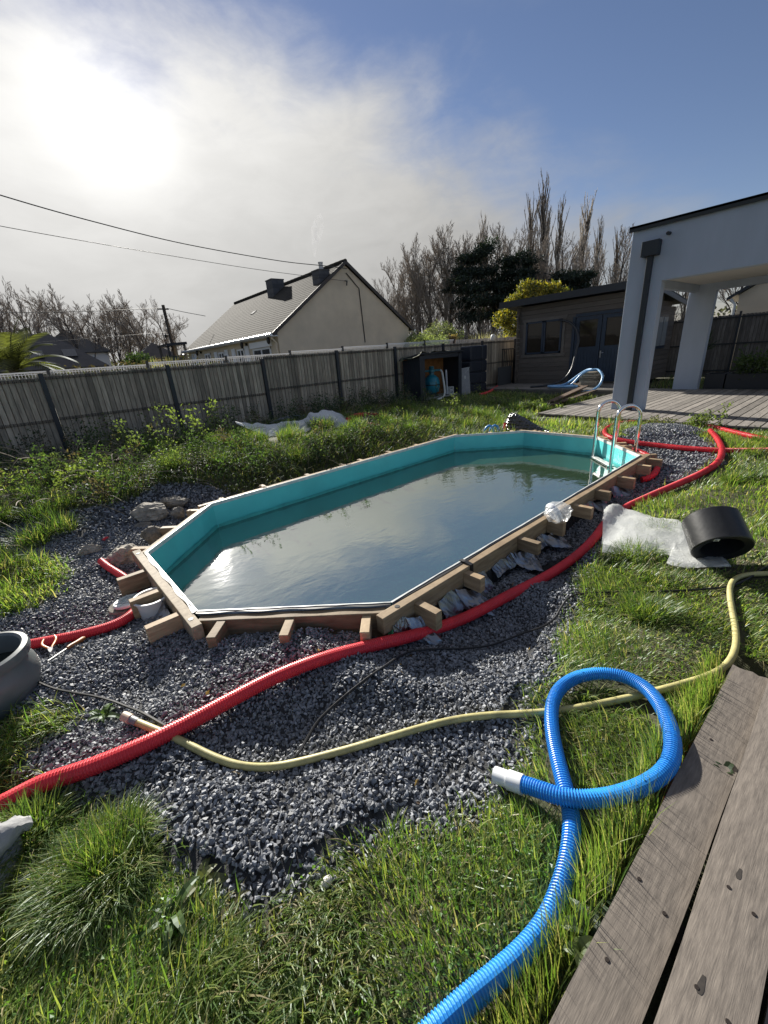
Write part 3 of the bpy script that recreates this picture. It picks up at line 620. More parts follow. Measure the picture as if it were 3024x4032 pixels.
def make_ladder():
    a, b, d, n, L = side(2)
    t = thing('pool_ladder', 'polished steel pool ladder with two arched handrails at the far pool corner', 'ladder', (*(a+d*.75), -.1))
    for s in (.48, 1.0):
        p = []
        for off, z in ((-.08, -.75), (-.08, -.3), (-.08, .1), (-.08, .34)): p.append((off, z))
        p = [(-.08, z) for z in np.linspace(-.75, .36, 8)]+[(.06-.14*math.cos(q), .365+.14*math.sin(q)) for q in np.linspace(.1, math.pi-.1, 16)]+[(.2, z) for z in np.linspace(.36, -.09, 6)]
        mb = MB(); mb.tube([(*(a+d*s+n*o), z) for o, z in p], .0225, 14)
        h = mb.build('handrail', m_steel, t)
        fl = MB(); fl.lathe([(.0, .012), (.03, .012), (.045, .004), (.045, 0)], (*(a+d*s+n*.2), -.085), 18); fl.build('flange', m_steel, h)
    for z in (-.25, -.5):
        mb = MB(); c = a+d*.74-n*.08; mb.bar((*(c-d*.27), z), (*(c+d*.27), z), .085, .022)
        o = mb.build('step', m_steel, t, bev=.004)
        g = MB(); g.bar((*(c-d*.22), z+.0125), (*(c+d*.22), z+.0125), .06, .004); g.build('tread_pad', M('tread_plastic', (.5, .5, .48), .5), o)
make_ladder()

# ---------------------------------------------------------------- pipes and hoses
m_red = M('red_conduit', (.82, .04, .058), .45, tonev=.1, noise=(5, .3), spec=.5)
m_blue = M('blue_hose', (.03, .30, .76), .34, noise=(7, .25), rgb2=(.035, .24, .60), spec=.5)
m_yel = M('yellow_hose', (.52, .47, .20), .5, noise=(14, .4), bump=(150, .3, .002))
m_pvc = M('white_pvc', (.74, .76, .78), .35)
m_greypl = M('grey_plastic', (.16, .17, .18), .45)
def solid_path(name, rad, raise_=0.0):
    P = smooth_path(PTS[name], 1); h = height(P[:, 0], P[:, 1], False); P[:, 2] = np.maximum(P[:, 2], h+rad*.8)+raise_; return P
def pipe(key, label, r, cat='pipe', name='drainage_pipe', pitch=.0105, mat=None, open_end=None):
    mb = MB(); P = solid_path(key, r); ribbed(mb, P, r, pitch, .10, 16)
    o = mb.build(name, mat or m_red); tag(o, label, cat); return o
pipe('red_main', 'long red corrugated conduit snaking across the whole gravel beside the pool', .033)
pipe('red_deck', 'red corrugated conduit with open end lying along the terrace edge', .033)
pipe('red_loop', 'red corrugated conduit looping round behind the pool ladder', .033)
pipe('red_corner', 'short curved red conduit under the planks at the pool corner below the ladder', .033)
pipe('red_pot', 'red corrugated conduit running from the grey pot to the skimmer', .030)
pipe('red_cut', 'short red conduit with slanted cut end behind the skimmer', .028)
pipe('red_fence', 'faded red conduit arching over the weeds near the wooden fence', .05)
pipe('red_fence2', 'low faded red conduit half buried in grass under the arched one', .03)
pipe('red_shed', 'red conduit lying on the grass below the narrow terrace by the tank', .04)
def red_bit():
    mb = MB(); p, q = PTS['red_bit']; mb.tube([p, lerp(p, q, .5)+np.array([0, 0, .006]), q], .012, 6); tag(mb.build('pipe_offcut', m_red), 'tiny red plastic offcut lying on the gravel left of the rocks', 'offcut')
red_bit()
def bury(name, P, r, mat, label):
    mb = MB(); mb.tube(spline(P, 14), r, 10); tag(mb.build(name, mat), label, 'pipe')
bury('drainage_pipe', [(6.09, 4.28, -.3), (6.07, 4.32, -.06), (6.04, 4.36, .0), (6.0, 4.42, -.05), (5.98, 4.46, -.25)], .022, m_blue, 'thin blue pipe bent out of the ditch behind the pool, left one')
bury('drainage_pipe', [(6.17, 4.22, -.3), (6.15, 4.26, -.06), (6.12, 4.3, .0), (6.08, 4.36, -.05), (6.06, 4.4, -.25)], .022, m_blue, 'thin blue pipe bent out of the ditch behind the pool, beside the red stub')
bury('drainage_pipe', [(6.24, 4.18, -.25), (6.25, 4.19, -.05), (6.26, 4.2, .03)], .022, m_red, 'short upright red pipe stub beside the blue pipes behind the pool')
def red_under_deck():
    mb = MB(); ribbed(mb, [(1.18, .13, -.12), (1.3, .10, -.115), (1.46, .12, -.115)], .03, .0125, .1, 14); tag(mb.build('drainage_pipe', m_red), 'red pipe end poking out under the near deck beside the blue hose', 'pipe')
red_under_deck()
def blue_hose():
    t = thing('pool_hose', 'thick bright blue ribbed hose looped on the grass with white cuff', 'hose', (1.2, .4, -.08))
    P = smooth_path(PTS['blue'], 1); h = height(P[:, 0], P[:, 1], False); P[:, 2] = np.maximum(P[:, 2], h+.03)
    P[:, 2] = smooth_path(P, 3)[:, 2]
    mb = MB(); ribbed(mb, P, .0265, .0085, .17, 18); mb.build('hose_body', m_blue, t)
    a = P[0]; d = P[0]-P[1]; d = d/np.linalg.norm(d); d[2] += .12
    c = MB(); c.tube([a-d*.015, a-d*.01, a+d*.035, a+d*.037, a+d*.085, a+d*.085, a+d*.02], [.0305, .031, .031, .027, .027, .023, .022], 20, caps=True)
    c.build('end_cuff', m_pvc, t)
blue_hose()
def yellow_hose():
    t = thing('garden_hose', 'pale yellow garden hose winding from the gravel to the deck end', 'hose', (1.2, .6, -.1))
    mb = MB(); P = solid_path('yellow', .015); p = spline(P, 260); mb.tube(p, .0145, 12); mb.build('hose_body', m_yel, t)
    a = P[0]; d = P[0]-P[1]; d /= np.linalg.norm(d); d[2] = .05
    c = MB(); c.tube([a-d*.01, a+d*.03], .0165, 12); c.build('clamp_ring', m_greypl, t)
    c = MB(); c.tube([a+d*.03, a+d*.032, a+d*.075, a+d*.075, a+d*.04], [.017, .0195, .0195, .016, .015], 14); c.build('hose_connector', M('beige_plastic', (.45, .36, .27), .5), t)
yellow_hose()
def cable():
    P = solid_path('cable', .006, .012); p = spline(P, 420); mb = MB(); mb.tube(p, .0062, 6); tag(mb.build('power_cable', M('cable_rubber', (.015, .015, .017), .45)), 'thin black cable wandering over the gravel from the grey pot', 'cable')
cable()
# ---------------------------------------------------------------- skimmer, lid, pot, tools, rocks
def skimmer():
    t = thing('skimmer', 'white oval plastic skimmer bucket beneath the support blocks', 'skimmer', (.18, 2.76, -.2))
    mb = MB(); mb.lathe([(.085, -.22), (.095, -.08), (.101, -.056), (.109, -.054), (.109, -.047), (.096, -.047), (.09, -.09), (.085, -.1), (0, -.1)], (.222, 2.735, 0), 32, sy=1.05)
    mb.build('bucket', M('white_plastic', (.72, .75, .76), .4), t)
    w = MB(); w.lathe([(0, -.075), (.092, -.075)], (.222, 2.735, 0), 24); w.build('standing_water', M('bucket_water', (.06, .085, .07), .05), t)
skimmer()
def lid():
    tl = thing('access_cover', 'round pale plastic lid with spokes lying flat beside the skimmer', 'cover', (.045, 3.0, -.16))
    tilt = np.array(Matrix.Rotation(R_(-4), 3, 'X'))
    mb = MB(); mb.lathe([(0, .014), (.088, .014), (.094, .008), (.094, -.004), (0, -.004)], (.112, 2.95, -.135), 40, mat=tilt); mb.build('disc', M('lid_plastic', (.60, .64, .62), .45), tl)
    rb = MB()
    rb.lathe([(.046, .0145), (.046, .019), (.052, .019), (.052, .0145)], (.112, 2.95, -.135), 32, mat=tilt); rb.lathe([(0, .019), (.01, .019), (.012, .0145)], (.112, 2.95, -.135), 16, mat=tilt)
    for k in range(8):
        q = k*math.pi/4; rb.bar((.112+.024*math.cos(q), 2.95+.024*math.sin(q), -.1185), (.112+.078*math.cos(q), 2.95+.078*math.sin(q), -.1185), .006, .005)
    rb.build('spokes', M('lid_rib', (.42, .47, .46), .5), tl)
    c = MB(); c.lathe([(0, .0), (.105, .0), (.11, -.008), (.11, -.05), (0, -.05)], (.095, 2.975, -.155), 30); tag(c.build('concrete_collar', M('rough_concrete', (.3, .28, .24), .95, noise=(30, .5), bump=(60, .8, .01))), 'round rough concrete collar under the pale skimmer lid', 'collar')
lid()
def pot():
    x, y, z = -.535, 2.36, -.155
    mb = MB(); pr = [(0, 0), (.12, 0), (.135, .01), (.185, .09), (.205, .165), (.197, .21), (.178, .242), (.178, .252), (.196, .262), (.202, .285), (.196, .305), (.178, .31), (.168, .30), (.166, .265), (.18, .18), (.16, .08), (.1, .05), (0, .05)]
    mb.lathe(pr, (x, y, z), 48); t = tag(mb.build('plant_pot', M('glazed_pot', (.15, .17, .175), .38, noise=(3, .35), bump=(4, .1, .02), spec=.5)), 'large round grey glazed pot at the gravel edge', 'pot')
    w = MB(); w.lathe([(0, .2), (.174, .2)], (x, y, z), 32); w.build('standing_water', M('pot_water', (.02, .025, .02), .04), t)
pot()
def tools():
    m_or = M('orange_grip', (.75, .2, .03), .45); m_st = M('tool_steel', (.55, .55, .55), .35, metal=.9)
    a = np.array(PTS['pliers']); z = a[2]+.02
    t = thing('pliers', 'open pliers with orange grips standing on the gravel by the pot', 'pliers', a)
    c = np.array([-.31, 2.63, z-.005])
    for s in (-1, 1):
        g = MB(); e = [c+np.array([.006*s, 0, .006]), c+np.array([.026*s-.003, .05, .006]), c+np.array([.032*s-.002, .08, .009]), c+np.array([.024*s, .115, .012])]; g.tube(spline(e, 10), [.005, .0055, .006, .006, .006, .006, .006, .006, .0055, .004], 8); g.build('grip', m_or, t)
    h = MB(); h.prism([(-.012, .004), (-.009, -.03), (-.003, -.05), (.003, -.05), (.009, -.03), (.012, .004)], c+np.array([0, 0, 0]), (1, 0, 0), (0, 1, 0), (0, 0, .009)); h.build('jaws', m_st, t)
    t = thing('chisel', 'wooden handled chisel lying on the gravel beside the pliers', 'chisel', PTS['tool2'])
    p = np.array(PTS['tool'])+[0, .02, .02]; q = np.array(PTS['tool2'])+[.01, .02, .02]
    g = MB(); g.tube([p, lerp(p, q, .15), lerp(p, q, .5), lerp(p, q, .9), q], [.008, .012, .011, .013, .009], 10); g.build('handle', M('tool_handle', (.42, .17, .05), .5, noise=(20, .4)), t)
    b = MB(); b.bar(p, p+(p-q)*1.0+np.array([0, 0, -.008]), .008, .003); b.build('blade', m_st, t)
tools()
m_rock = M('rock', (.34, .305, .25), .9, noise=(9, 1), rgb2=(.13, .118, .10), bump=(14, .8, .03), tonev=.35)
def rock(c, size, label, seed, rz=0., tone=.5, name='rock'):
    bm = bmesh.new(); bmesh.ops.create_icosphere(bm, subdivisions=4, radius=1)
    P = np.array([v.co[:] for v in bm.verts]); r2 = np.random.default_rng(seed)
    for _ in range(16):                                            # chop flat faces off a lump
        d = r2.normal(size=3); d /= np.linalg.norm(d); h = .62+.3*r2.random(); k = P@d; P = P-np.where(k > h, k-h, 0)[:, None]*d*.92
    lay = P@np.array([.25, .2, .95])*6+vnoise(P[:, 0]*3+seed, P[:, 1]*3, seed)*1.5; P *= (1+.13*(np.abs(lay-np.floor(lay)-.5)*2-.5)*(vnoise(P[:, 0]*2+seed, P[:, 2]*2, seed+3)))[:, None]
    P += .10*(vnoise(P[:, 0]*4+seed, P[:, 1]*4+P[:, 2]*3, seed)[:, None]-.5)*2*P
    P += .06*(vnoise(P[:, 0]*11+seed, P[:, 2]*14+P[:, 1]*9, seed)[:, None]-.5)*2*P
    P = P*np.array(size); P = P@rotz(rz).T+np.array(c); mb = MB(); mb.add(P, [tuple(v.index for v in f.verts) for f in bm.faces], tone, False); bm.free()
    return tag(mb.build(name, m_rock), label, 'rock')
rock((.62, 4.66, -.06), (.19, .16, .10), 'long pale flat-topped boulder at the far left corner of the pool', 3, -.75, .8)
rock((.88, 4.82, -.08), (.2, .12, .08), 'dark flat stone behind the long pale boulder', 5, -.8, .3)
rock((.83, 4.47, -.1), (.07, .06, .07), 'small stone wedged between the long boulder and the pool beam', 9, .3, .6)
rock((.50, 4.0, -.09), (.105, .10, .10), 'dark rounded boulder between two support blocks on the pool corner', 12, .4, .12)
rock((.23, 3.80, -.12), (.15, .14, .10), 'pale layered boulder nearest the skimmer', 15, .9, .95)
rock((.0, 4.18, -.125), (.1, .075, .05), 'lone mossy stone on the gravel away from the other rocks', 21, .1, .55)
rock((.50, 4.52, -.145), (.11, .08, .035), 'thin flat slab under the long pale boulder', 25, -.6, .4)
def pebble():
    c = np.array(PTS['pebble']); mb = MB(); mb.lathe([(.0175*math.sin(q), .012*-math.cos(q)) for q in np.linspace(.01, math.pi-.01, 12)], c+[0, 0, .014], 18, sy=.78); tag(mb.build('pebble', M('white_pebble', (.66, .64, .6), .6, noise=(30, .2))), 'smooth white pebble on the near gravel edge', 'pebble')
pebble()
# ---------------------------------------------------------------- plastic, foil, cylinder, bubble mat, sheet
def film(name, col, transp, rough=.35):
    m = bpy.data.materials.new(name); m.use_nodes = True; nt = m.node_tree; nt.nodes.clear(); N = nt.nodes.new; L = nt.links.new
    out = N('ShaderNodeOutputMaterial'); d = N('ShaderNodeBsdfDiffuse'); t = N('ShaderNodeBsdfTranslucent'); g = N('ShaderNodeBsdfGlossy'); x = N('ShaderNodeBsdfTransparent')
    d.inputs[0].default_value = (*col, 1); t.inputs[0].default_value = (*col, 1); g.inputs['Roughness'].default_value = rough
    tc = N('ShaderNodeTexCoord'); tn = N('ShaderNodeTexNoise'); tn.inputs['Scale'].default_value = 26; tn.inputs['Detail'].default_value = 5; tn.inputs['Distortion'].default_value = 1.5; L(tc.outputs['Object'], tn.inputs[0])
    bp = N('ShaderNodeBump'); bp.inputs['Strength'].default_value = .5; bp.inputs['Distance'].default_value = .01; L(tn.outputs[0], bp.inputs['Height'])
    for s in (d, t, g): L(bp.outputs[0], s.inputs['Normal'])
    a = N('ShaderNodeMixShader'); a.inputs[0].default_value = .45; L(d.outputs[0], a.inputs[1]); L(t.outputs[0], a.inputs[2])
    b = N('ShaderNodeMixShader'); b.inputs[0].default_value = .16; L(a.outputs[0], b.inputs[1]); L(g.outputs[0], b.inputs[2])
    c = N('ShaderNodeMixShader'); c.inputs[0].default_value = transp; L(b.outputs[0], c.inputs[1]); L(x.outputs[0], c.inputs[2]); L(c.outputs[0], out.inputs[0]); return m
m_film = film('cloudy_film', (.8, .82, .8), .22, .25)
def big_bag():
    g3 = lambda k: np.array(PTS[k])
    top = spline([g3('bag3'), g3('bag7'), g3('bag4'), g3('bag5'), g3('bag6'), g3('bag2')], 46)
    bot = spline([g3('bag1'), g3('bag8'), g3('bag9'), g3('bag10'), g3('bag11'), g3('bag2')+np.array([-.01, .01, 0])], 46)
    def layer(hh, seed, amt):
        G = np.array([[lerp(t, b, v) for v in np.linspace(0, 1, 22)] for t, b in zip(top, bot)])
        u = np.linspace(0, 1, 46)[:, None]; v = np.linspace(0, 1, 22)[None]
        G[..., 2] = height(G[..., 0].ravel(), G[..., 1].ravel(), False).reshape(u.shape[0], -1)+.035+hh*np.sin(v*math.pi)**.6*(.55+.45*np.cos(u*2.2))
        rm = spline(PTS['red_main'], 200); d = np.min(np.hypot(G[..., 0][..., None]-rm[:, 0], G[..., 1][..., None]-rm[:, 1]), -1)
        G[..., 2] += .055*np.exp(-(d/.06)**2)
        return crumple(crumple(G, amt, 7, seed), amt*.9, 24, seed+4)
    mb = MB(); mb.sheet(layer(.055, 31, .007)); mb.sheet(layer(.0, 35, .008)); tag(mb.build('plastic_bag', m_film), 'large cloudy plastic bag spread over the red pipe and grass', 'plastic bag')
big_bag()
def small_bag():
    t = thing('plastic_bag', 'small clear crumpled bag holding a white ring on the pool beam', 'plastic bag', (2.87, 1.44, -.02))
    bm = bmesh.new(); bmesh.ops.create_icosphere(bm, subdivisions=4, radius=1); P = np.array([v.co[:] for v in bm.verts]); F = [tuple(v.index for v in f.verts) for f in bm.faces]; bm.free()
    P = P*np.array([.12, .09, .075]); P = P*(1+.28*(vnoise(P[:, 0]*22+3, P[:, 1]*22+P[:, 2]*30, 4)[:, None]-.5)+.2*(vnoise(P[:, 0]*50, P[:, 2]*60+P[:, 1]*40, 8)[:, None]-.5))
    mb = MB(); mb.add(P+np.array([2.89, 1.43, .045]), F, .5, False); mb.build('film', film('clear_film', (.8, .82, .84), .66, .2), t)
    r = MB(); A = np.array(Matrix.Rotation(R_(62), 3, 'Y')@Matrix.Rotation(R_(25), 3, 'X')); r.lathe([(.045, -.02), (.075, -.022), (.085, 0), (.075, .022), (.045, .02), (.04, 0), (.045, -.02)], (2.86, 1.45, .04), 32, mat=A); r.build('white_ring', m_pvc, t)
small_bag()
def roll():
    ax = np.array([.64, .52, .56]); ax /= np.linalg.norm(ax); x = np.cross([0, 0, 1.], ax); x /= np.linalg.norm(x); yv = np.cross(ax, x); A = np.stack([x, yv, ax], 1)
    c = np.array([2.92, .41, .045]); t = thing('drum', 'open black plastic drum lying on its side beside the cloudy bag', 'drum', (*c[:2], -.09))
    mb = MB(); mb.lathe([(.108, .012), (.150, 0), (.156, .006), (.152, .215), (.145, .222), (0, .222), (0, .2), (.108, .2), (.108, .012)], c, 56, mat=A)
    mb.build('shell', M('black_pe', (.022, .023, .025), .38, noise=(40, .3), bump=(30, .25, .003)), t)
    s = MB(); q = .95; o = c+A@np.array([.130*math.cos(q), .130*math.sin(q), -.0005]); s.prism([(-.014, -.011), (.014, -.011), (.014, .011), (-.014, .011)], o+A@np.array([0, 0, .0028]), -x, yv, -ax*.002)
    st = s.build('sticker', M('paper_white', (.75, .75, .73), .6), t)
    w = MB()
    for k in range(3): w.prism([(-.009, -.0015), (.009-.004*k, -.0015), (.009-.004*k, .0012), (-.009, .0012)], o+A@np.array([0, (k-1)*.006, .0005]), -x, yv, -ax*.0006)
    w.build('print', m_black, st)
roll()
def bubble_mat():
    m = M('bubble_film', (.03, .031, .034), .28, spec=.7); nt = m.node_tree; b = nt.nodes['Principled BSDF']
    vo = nt.nodes.new('ShaderNodeTexVoronoi'); vo.inputs['Scale'].default_value = 19; vo.inputs['Randomness'].default_value = .15; tc = nt.nodes.new('ShaderNodeTexCoord'); nt.links.new(tc.outputs['Object'], vo.inputs['Vector'])
    bp = nt.nodes.new('ShaderNodeBump'); bp.inputs['Strength'].default_value = 1; bp.inputs['Distance'].default_value = .07; bp.invert = True; nt.links.new(vo.outputs['Distance'], bp.inputs['Height']); nt.links.new(bp.outputs[0], b.inputs['Normal'])
    mb = MB(); G = []; rid = spline([(6.5, 4.5, -.16), (6.5, 4.43, -.12), (6.5, 4.32, .05), (6.5, 4.24, .165), (6.5, 4.02, .11), (6.5, 3.85, .03), (6.5, 3.66, -.05), (6.52, 3.4, -.10), (6.55, 3.1, -.13)], 50)
    for x, y, z in rid: G.append(spline([(6.12, y-.06, -.24), (6.28, y-.03, min(-.15, z-.1)), (6.42, y-.01, z-.045), (6.5, y, z), (6.6, y+.01, z-.03), (6.68, y+.01, z-.13), (6.72, y, -.24)], 24))
    mb.sheet(crumple(G, .01, 4, 3)); tag(mb.build('bubble_mat', m), 'black dimpled bubble mat curling up behind the far pool corner', 'mat')
bubble_mat()
def white_sheet():
    m = film('white_tarpaulin', (.9, .92, .92), .0, .5); t = thing('tarpaulin', 'crumpled white tarpaulin dumped in the weeds before the wooden fence', 'tarpaulin', (3.6, 6.9, 0))
    up = [(2.56, 7.1, .336), (2.92, 7.1, .26), (3.07, 7.1, .205), (3.36, 7.1, .21), (3.82, 7.1, .15)]; lo = [(2.50, 6.9, .32), (2.68, 6.88, .20), (2.94, 6.7, .05), (3.05, 6.35, .0), (3.25, 6.2, .0)]
    a = spline(up, 26); b = spline(lo, 26); G = np.array([[lerp(p, q, v) for v in np.linspace(0, 1, 12)] for p, q in zip(a, b)]); mb = MB(); mb.sheet(crumple(G, .03, 5, 41), smooth=False)
    up = [(3.55, 7.1, .14), (3.85, 7.35, .14), (4.16, 7.5, .13), (4.26, 7.5, .22), (4.45, 7.5, .23), (4.6, 7.5, .27), (4.83, 7.5, .17), (5.05, 7.4, .02)]; lo = [(3.15, 6.22, .0), (3.3, 6.3, .0), (3.7, 6.6, .0), (3.95, 6.55, .0), (4.15, 6.5, .0), (4.3, 6.5, .0), (4.5, 6.6, .0), (4.85, 7.0, .0)]
    a = spline(up, 34); b = spline(lo, 34); G = np.array([[lerp(p, q, v)+np.array([0, 0, .05*math.sin(v*3.1)]) for v in np.linspace(0, 1, 12)] for p, q in zip(a, b)]); mb.sheet(crumple(G, .03, 5, 47), smooth=False)
    mb.v = [(x, y, z+.07) for x, y, z in mb.v]; mb.build('cloth', m, t)
    e = MB(); e.tube(spline([(4.63, 7.47, .34), (4.85, 7.46, .24), (5.06, 7.38, .10)], 12), .016, 6); e.build('black_hem', m_black, t); e = MB(); e.tube(spline([(2.56, 6.95, .28), (2.72, 6.86, .17), (2.96, 6.72, .05)], 12), .014, 6); e.v = [(x, y, z+.07) for x, y, z in e.v]; e.build('black_hem', m_black, t)
white_sheet()
def left_edge_things():
    c = np.array(PTS['statue'])+[.05, -.07, .05]; mb = MB(); T = np.array(Matrix.Rotation(.9, 3, 'Y')@Matrix.Rotation(.5, 3, 'X'))
    mb.lathe([(.085+.042*math.cos(q), .042*math.sin(q)) for q in np.linspace(0, 2*math.pi, 13)], (c[0]-.10, c[1]-.02, c[2]+.03), 30, mat=T)
    mb.tube(spline([c+[-.06, -.01, .06], c+[-.01, .02, .055], c+[.01, .03, .045], c+[.03, .035, .03]], 10), [.04, .04, .039, .037, .035, .033, .03, .028, .027, .024], 12)
    for k in range(9):
        q = k*.35-1.2; mb.lathe([(.02*math.sin(z), -.02*math.cos(z)) for z in np.linspace(.05, 3.09, 8)], (c[0]-.10+.125*math.cos(q), c[1]-.05+.05*math.sin(q), c[2]-.02-.03*math.cos(q)), 10)
    V = np.array(mb.v); V += .016*(vnoise(V[:, 0]*45+V[:, 2]*30, V[:, 1]*45, 5)[:, None]-.5)+.008*(vnoise(V[:, 0]*120, V[:, 1]*120+V[:, 2]*90, 6)[:, None]-.5); mb.v = [tuple(q) for q in V]
    tag(mb.build('stone_ornament', M('weathered_cast_stone', (.33, .335, .34), .85, noise=(16, .4), bump=(30, .6, .01))), 'weathered pale carved stone ornament in the grass at the left edge', 'ornament')
    c = np.array(PTS['sack']); G = [[(c[0]-.50+.5*u, c[1]-.16+.22*v-.12*u, c[2]+.05+.11*math.sin(math.pi*min(1, v*1.2+.1))*(1-u**3)) for v in np.linspace(0, 1, 14)] for u in np.linspace(0, 1, 20)]
    mb = MB(); mb.sheet(crumple(G, .012, 10, 61)); tag(mb.build('sack', M('woven_sack', (.78, .79, .8), .6, bump=(200, .4, .002)), thick=.004), 'white woven sack corner in the bottom left grass', 'sack')
left_edge_things()
# ---------------------------------------------------------------- fences
m_slat = M('grey_slat', (.44, .375, .285), .85, tonev=.42, noise=(3, 1), rgb2=(.23, .20, .155), stretch=(9, 9, 1.2), detail=8, bump=(20, .3, .004))
m_slat2 = M('shaded_slat', (.17, .155, .14), .85, tonev=.35, noise=(3, .5), stretch=(9, 9, 1.2))  # same slats, darkened in the base colour for backlit shade
m_anth = M('anthracite_metal', (.022, .027, .034), .45, metal=.2)
m_wire = M('dark_wire', (.02, .023, .026), .6)
def slats(mb, a, b, z0, z1, pitch=.0845, y=None, seed=0):
    a = np.array(a, float); b = np.array(b, float); L = np.linalg.norm(b-a); d = (b-a)/L; n = int(L/pitch); r = np.random.default_rng(seed); ang = math.atan2(d[1], d[0])
    nrm = np.array([-d[1], d[0]])
    for i in range(n):
        c = a+d*(i+.5)*L/n+nrm*(.005*r.random()); h1 = z1-.012*r.random(); t = float(np.clip(r.normal(.5, .25), 0, 1))
        mb.box((*c, (z0+h1)/2), (L/n*.84, .014, h1-z0), ang+.03*(r.random()-.5), t)
        if r.random() > .012: q = c+d*L/n*.5+nrm*.014; mb.box((*q, (z0+h1)/2-.01), (L/n*.4, .008, h1-z0-.03), ang, 0.)  # backing strips, darkened in tone to stand in for gap shadow
def wood_fence():
    t = thing('wooden_fence', 'long weathered vertical slat fence with dark metal posts behind the weeds', 'fence', (5, 9.44, 0))
    px = [-5.86, -3.83, -1.8, .23, 2.26, 4.30, 6.37, 8.41, 10.47, 12.50, 14.53]; tops = [1.37, 1.38, 1.38, 1.40, 1.40, 1.485, 1.49, 1.50, 1.51, 1.52]
    for i, zt in enumerate(tops):
        mb = MB(); slats(mb, (px[i]+.035, 9.46), (px[i+1]-.035, 9.46), -.12, zt, seed=i); mb.build('slat_panel', m_slat, t)
        r = MB()
        for z in (zt-.055, zt-.75, .02):
            for dz in (-.018, .0, .018): r.bar((px[i]+.03, 9.435, z+dz), (px[i+1]-.03, 9.435, z+dz), .006, .006)
            for k in range(40): u = px[i]+.05+(px[i+1]-px[i]-.1)*k/39; r.box((u, 9.432, z), (.006, .006, .055))
        r.build('mesh_rail', m_wire, t)
    for i, x in enumerate(px):
        mb = MB(); zt = (tops[min(i, 9)] if i < 5 else tops[i-1])+.025; mb.box((x, 9.42, zt/2-.1), (.075, .06, zt+.2))
        for k in range(12): mb.box((x-.028, 9.39, .1+k*.115), (.012, .015, .02))
        mb.build('post', m_anth, t)
wood_fence()
def neighbour_fence():
    t = thing('mesh_fence', 'white wire mesh panels on dark posts rising just behind the wooden fence', 'fence', (5, 10.5, 0))
    xs = [-3.1, -1.35, .39, 2.13, 3.87, 5.61, 7.33, 9.05, 10.75, 12.27]; tp = [1.46, 1.47, 1.475, 1.51, 1.53, 1.57, 1.605, 1.635, 1.655]
    mw = M('white_wire', (.72, .74, .76), .35, metal=.1)
    for i, z in enumerate(tp):
        mb = MB(); a, b = xs[i]+.03, xs[i+1]-.03
        mb.box(((a+b)/2, 10.5, z), (b-a, .03, .028)); mb.box(((a+b)/2, 10.5, z-.035), (b-a, .012, .012))
        for k in range(int((b-a)/.05)): mb.box((a+k*.05, 10.5, z-.3), (.011, .008, .6))
        mb.box(((a+b)/2, 10.5, z-.16), (b-a, .008, .008)); mb.build('mesh_panel', mw, t)
    for i, x in enumerate(xs):
        mb = MB(); mb.box((x, 10.5, tp[min(i, 8)]/2), (.05, .05, tp[min(i, 8)]+.08)); mb.build('post', m_anth, t)
    t2 = thing('wooden_fence', 'pale old board fence peeping over the slats beside the grey shed', 'fence', (14, 10.5, 0))
    mb = MB(); slats(mb, (12.35, 10.5), (17.5, 10.5), -.1, 1.655, .11, seed=31); mb.build('slat_panel', M('bleached_board', (.42, .40, .37), .85, tonev=.3), t2)
neighbour_fence()
def back_fence():
    t = thing('wooden_fence', 'shade-darkened slat fence with wire mesh seen under the porch roof', 'fence', (16.5, 2, 0))
    ys = [9.3, 7.3, 5.3, 3.3, 1.3, -.7, -2.7]
    for i in range(6):
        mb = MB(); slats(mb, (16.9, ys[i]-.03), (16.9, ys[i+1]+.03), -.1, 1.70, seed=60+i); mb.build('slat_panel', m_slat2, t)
        r = MB()
        for z in (1.62, .88, .1): r.box((16.87, (ys[i]+ys[i+1])/2, z), (.012, 1.95, .04))
        r.build('mesh_rail', m_wire, t)
    for y in ys: mb = MB(); mb.box((16.86, y, .8), (.05, .05, 1.95)); mb.build('post', m_anth, t)
back_fence()
